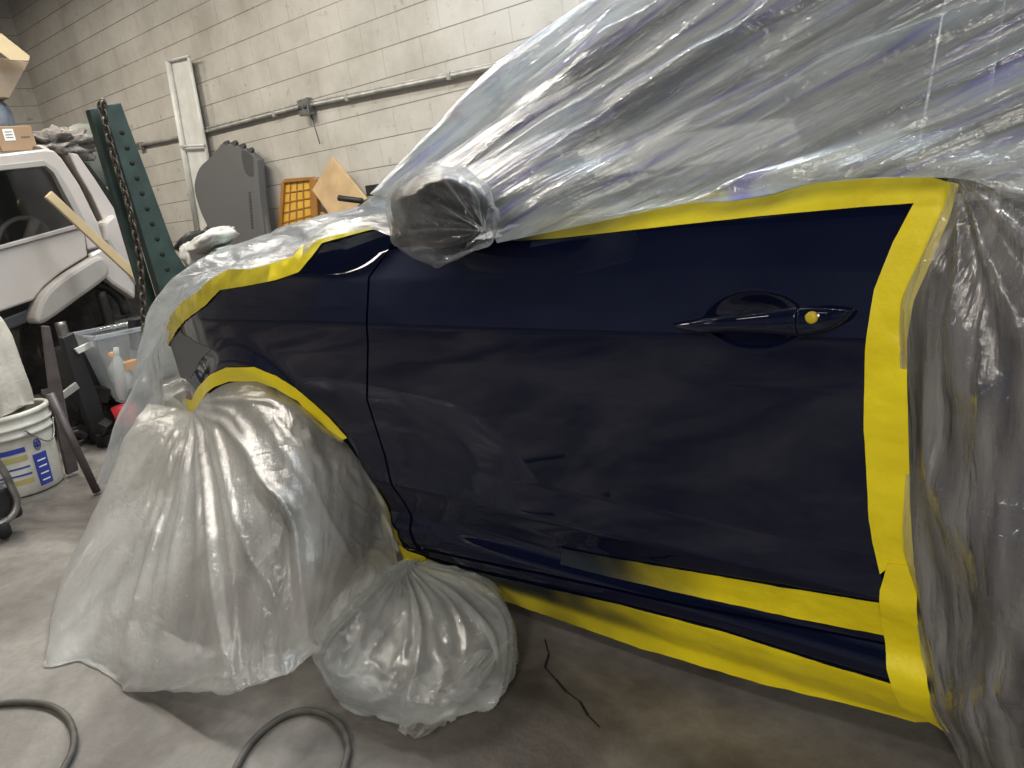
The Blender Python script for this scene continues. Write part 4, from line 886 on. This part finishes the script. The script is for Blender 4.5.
slab('side_lip', [(255, 156), (259, 160), (262, 200), (268, 246), (262, 247), (257, 200)], lambda a, b: gy(a, b)-np.array([0, .02, 0]), .07, GREYP, gp, .004, push=PY)
for k in range(12):
    yy = 192+k*3.1; xx = 248.5+k*.25
    slab('embossed_mark', [(xx, yy), (xx+2.2, yy), (xx+2.3, yy+2), (xx+.1, yy+2)], lambda a, b: gy(a, b)-np.array([0, .004, 0]), .006, GREYD, gp, 0, push=PY)
for i, (a, b) in enumerate([(222, 143), (230, 143), (238, 146), (246, 150)]):
    slab('clip', [(a, b), (a+4, b-2.5), (a+6, b), (a+5, b+4)], lambda a, b: gy(a, b), .03, GREYD, gp, .002, push=PY)
yp = thing('storage_crate_lid', ty(298, 235), 'yellow gridded plastic lid standing on edge against the wall', 'lid')
yq = lambda a, b: ty(a, b, -.02)
slab('lid_panel', [(283, 182), (309, 180), (311, 225), (280, 234)], lambda a, b: ty(a, b, .0), .02, YPL, yp, .003, push=PY)
slab('lid_rim', smoothpoly([(281, 183), (284, 179), (311, 177), (316, 180), (318, 224), (314, 229), (280, 238), (277, 234)], 1), yq, .04, YPD, yp, .004, push=PY, hole=[(284, 183), (309, 180.5), (311, 224), (281, 233)])
for i in range(1, 4):
    x0, x1 = 284+25*i/4, 281+30*i/4; y0, y1 = 183-2.5*i/4, 233-9*i/4
    slab('grid_rib', [(x0-.45, y0), (x0+.6, y0), (x1+.6, y1), (x1-.6, y1)], lambda a, b: ty(a, b, -.006), .01, YPD, yp, .001, push=PY)
for j in range(1, 5):
    xa, xb = 284-3*j/5, 309+2*j/5; ya, yb = 183+50*j/5, 180.5+43.5*j/5
    slab('grid_rib', [(xa, ya-.6), (xb, yb-.6), (xb, yb+.6), (xa, ya+.6)], lambda a, b: ty(a, b, -.007), .01, YPD, yp, .001, push=PY)
o = slab('board', [(332, 157), (312, 190), (336, 224), (366, 199)], lambda a, b: ty(a, b, -.10+(224-b)*.0012), .02, PLY, None, .003, push=PY); tag(o, 'tan hardboard square standing on its corner against the block wall', 'board')
o = slab('wood_offcut', [(320, 212), (332, 222), (334, 228), (318, 229)], lambda a, b: ty(a, b, -.13), .03, YPD, None, .003, push=PY); tag(o, 'small brown wood offcut in front of the tan board and yellow lid', 'wood')
hd = thing('pry_handle', ty(350, 200, -.3), 'black bar handle sticking out from the wall in front of the tan board', 'handle')
bm = bmesh.new(); tube(bm, [ty(339, 198, -.3), ty(362, 201, -.25)], .022, 12); frombm('grip', bm, BLACKP, hd, True)
bm = bmesh.new(); tube(bm, [ty(360, 200.8, -.25), ty(366, 201, .02), ty(366, 201, .12)], .010, 10); frombm('shaft', bm, STEEL, hd, True)
bm = bmesh.new(); box(bm, ty(373, 190, .04), (.035, .12, .08)); frombm('upright_tab', bm, BLACKP, hd, bevel=.003)
cdt = thing('wall_conduit', onY(300, 108, 2.97), 'galvanised conduit running along the block wall to a junction box', 'conduit')
def wy(a, b, d=0): return onY(a, b, 2.965-d)
CP = [(138, 145.5), (160, 141), (182, 136.5), (208, 131), (255, 118.5), (299, 107), (316, 104), (350, 97), (400, 86.5), (460, 74), (535, 57.5), (640, 34)]
bm = bmesh.new(); tube(bm, [wy(*p) for p in CP], .017, 10); frombm('pipe', bm, CONDUIT, cdt, True)
bm = bmesh.new(); tube(bm, [wy(a, b-3.2) for a, b in CP[2:]], .008, 8); frombm('thin_cable', bm, CONDUIT, cdt, True)
jb = wy(308, 107); bm = bmesh.new(); box(bm, jb-np.array([0, .02, 0]), (.13, .07, .13)); jbo = frombm('junction_box', bm, STEEL, cdt, bevel=.006)
for dx in (-.035, .035):
    bm = bmesh.new(); lathe(bm, [(.0001, .008), (.016, .008), (.016, 0)], jb+np.array([dx, -.056, 0]), 14, AX); frombm('outlet_cap', bm, GREYD, jbo, True)
bm = bmesh.new(); tube(bm, [wy(311, 114), wy(315, 128), wy(320, 144)], .004, 6); frombm('hanging_wire', bm, GREYD, cdt, True)
bm = bmesh.new(); box(bm, wy(140, 146), (.10, .05, .07)); frombm('end_bracket', bm, STEEL, cdt, bevel=.006)
for p in ((275, 113.5), (348, 97.5), (450, 76)):
    bm = bmesh.new(); box(bm, wy(*p), (.03, .05, .055)); frombm('pipe_strap', bm, CONDUIT, cdt, bevel=.004)
o_t = thing('wall_bracket', wy(492, 85), 'round dark fixture on the wall just below the conduit', 'fixture')
bm = bmesh.new(); lathe(bm, [(.0001, .04), (.05, .038), (.068, .02), (.07, -.02)], wy(492, 86), 24, AX); frombm('round_plate', bm, IRON, o_t, True)
bm = bmesh.new(); lathe(bm, [(.0001, .055), (.015, .055), (.018, .03)], wy(492, 86), 14, AX); frombm('centre_bolt', bm, BLACK, o_t, True)
o = blob('red_light', wy(456, 116, .0), (.04, .05, .03), RED, .1); tag(o, 'tiny red lamp fixed to the wall just above the sheet edge', 'light')
for i, (a, b, s) in enumerate(((258, 142, .03), (280, 160, .012), (323, 144, .012))):
    pass
# bench with white plastic parts, behind the nose
bt = onY(210, 268, 1.8)
bn = thing('workbench', (bt[0], bt[1]+.3, 0), 'dark workbench behind the nose of the navy car carrying white plastic parts', 'workbench')
bm = bmesh.new(); box(bm, (bt[0]+.1, bt[1]+.35, bt[2]-.03), (2.0, .6, .05)); frombm('bench_top', bm, IRON, bn, bevel=.005)
for sx_ in (-.8, 1.0):
    for sy_ in (.1, .6):
        bm = bmesh.new(); box(bm, (bt[0]+sx_, bt[1]+sy_, (bt[2]-.05)/2), (.05, .05, bt[2]-.05)); frombm('leg', bm, IRON, bn, bevel=.004)
Rz = Matrix.Rotation(.25, 3, 'Y')
for nm, p, r, m, lab, rot in (
    ('plastic_trim', (213, 240), (.25, .14, .065), WHITEPL, 'long white padded plastic part on the bench behind the sheeted nose', Matrix.Rotation(-.2, 3, 'Y')),
    ('plastic_cover', (197, 253), (.11, .12, .11), WHITEPL, 'rounded pale plastic cover at the left end of the bench behind the nose', None),
    ('black_trim', (190, 241), (.18, .10, .04), GREYD, 'dark plastic strip lying left of the long white part on the bench', Matrix.Rotation(-.35, 3, 'Y')),
    ('teal_cloth', (232, 252), (.20, .10, .05), mat('pale_teal_cloth', (.38, .46, .43), .9), 'pale teal cloth on the bench right of the rounded cover', None)):
    o = blob(nm, onY(p[0], p[1], 1.95), r, m, .18, 1.8, p[0], sq=.75, rot=rot); tag(o, lab, nm.split('_')[1])
# hoses
def hose(pts, label):
    P = catm(np.array([onZ(a, b, .009) for a, b in pts]), 8); c = P.mean(0); c[2] = 0
    bm = bmesh.new(); tube(bm, P-c, .0075, 12); o = frombm('air_hose', bm, RUBH, None, True); o.location = Vector(map(float, c)); tag(o, label, 'hose')
hose([(-40, 700), (-10, 704), (20, 702), (48, 705), (66, 716), (74, 734), (72, 752), (62, 772), (50, 800)], 'grey rubber hose loop on the floor in the bottom left corner')
hose([(222, 800), (236, 768), (252, 742), (276, 721), (302, 711), (326, 715), (342, 729), (348, 748), (344, 768), (336, 800)], 'grey rubber hose arch on the floor in front of the plastic bag')
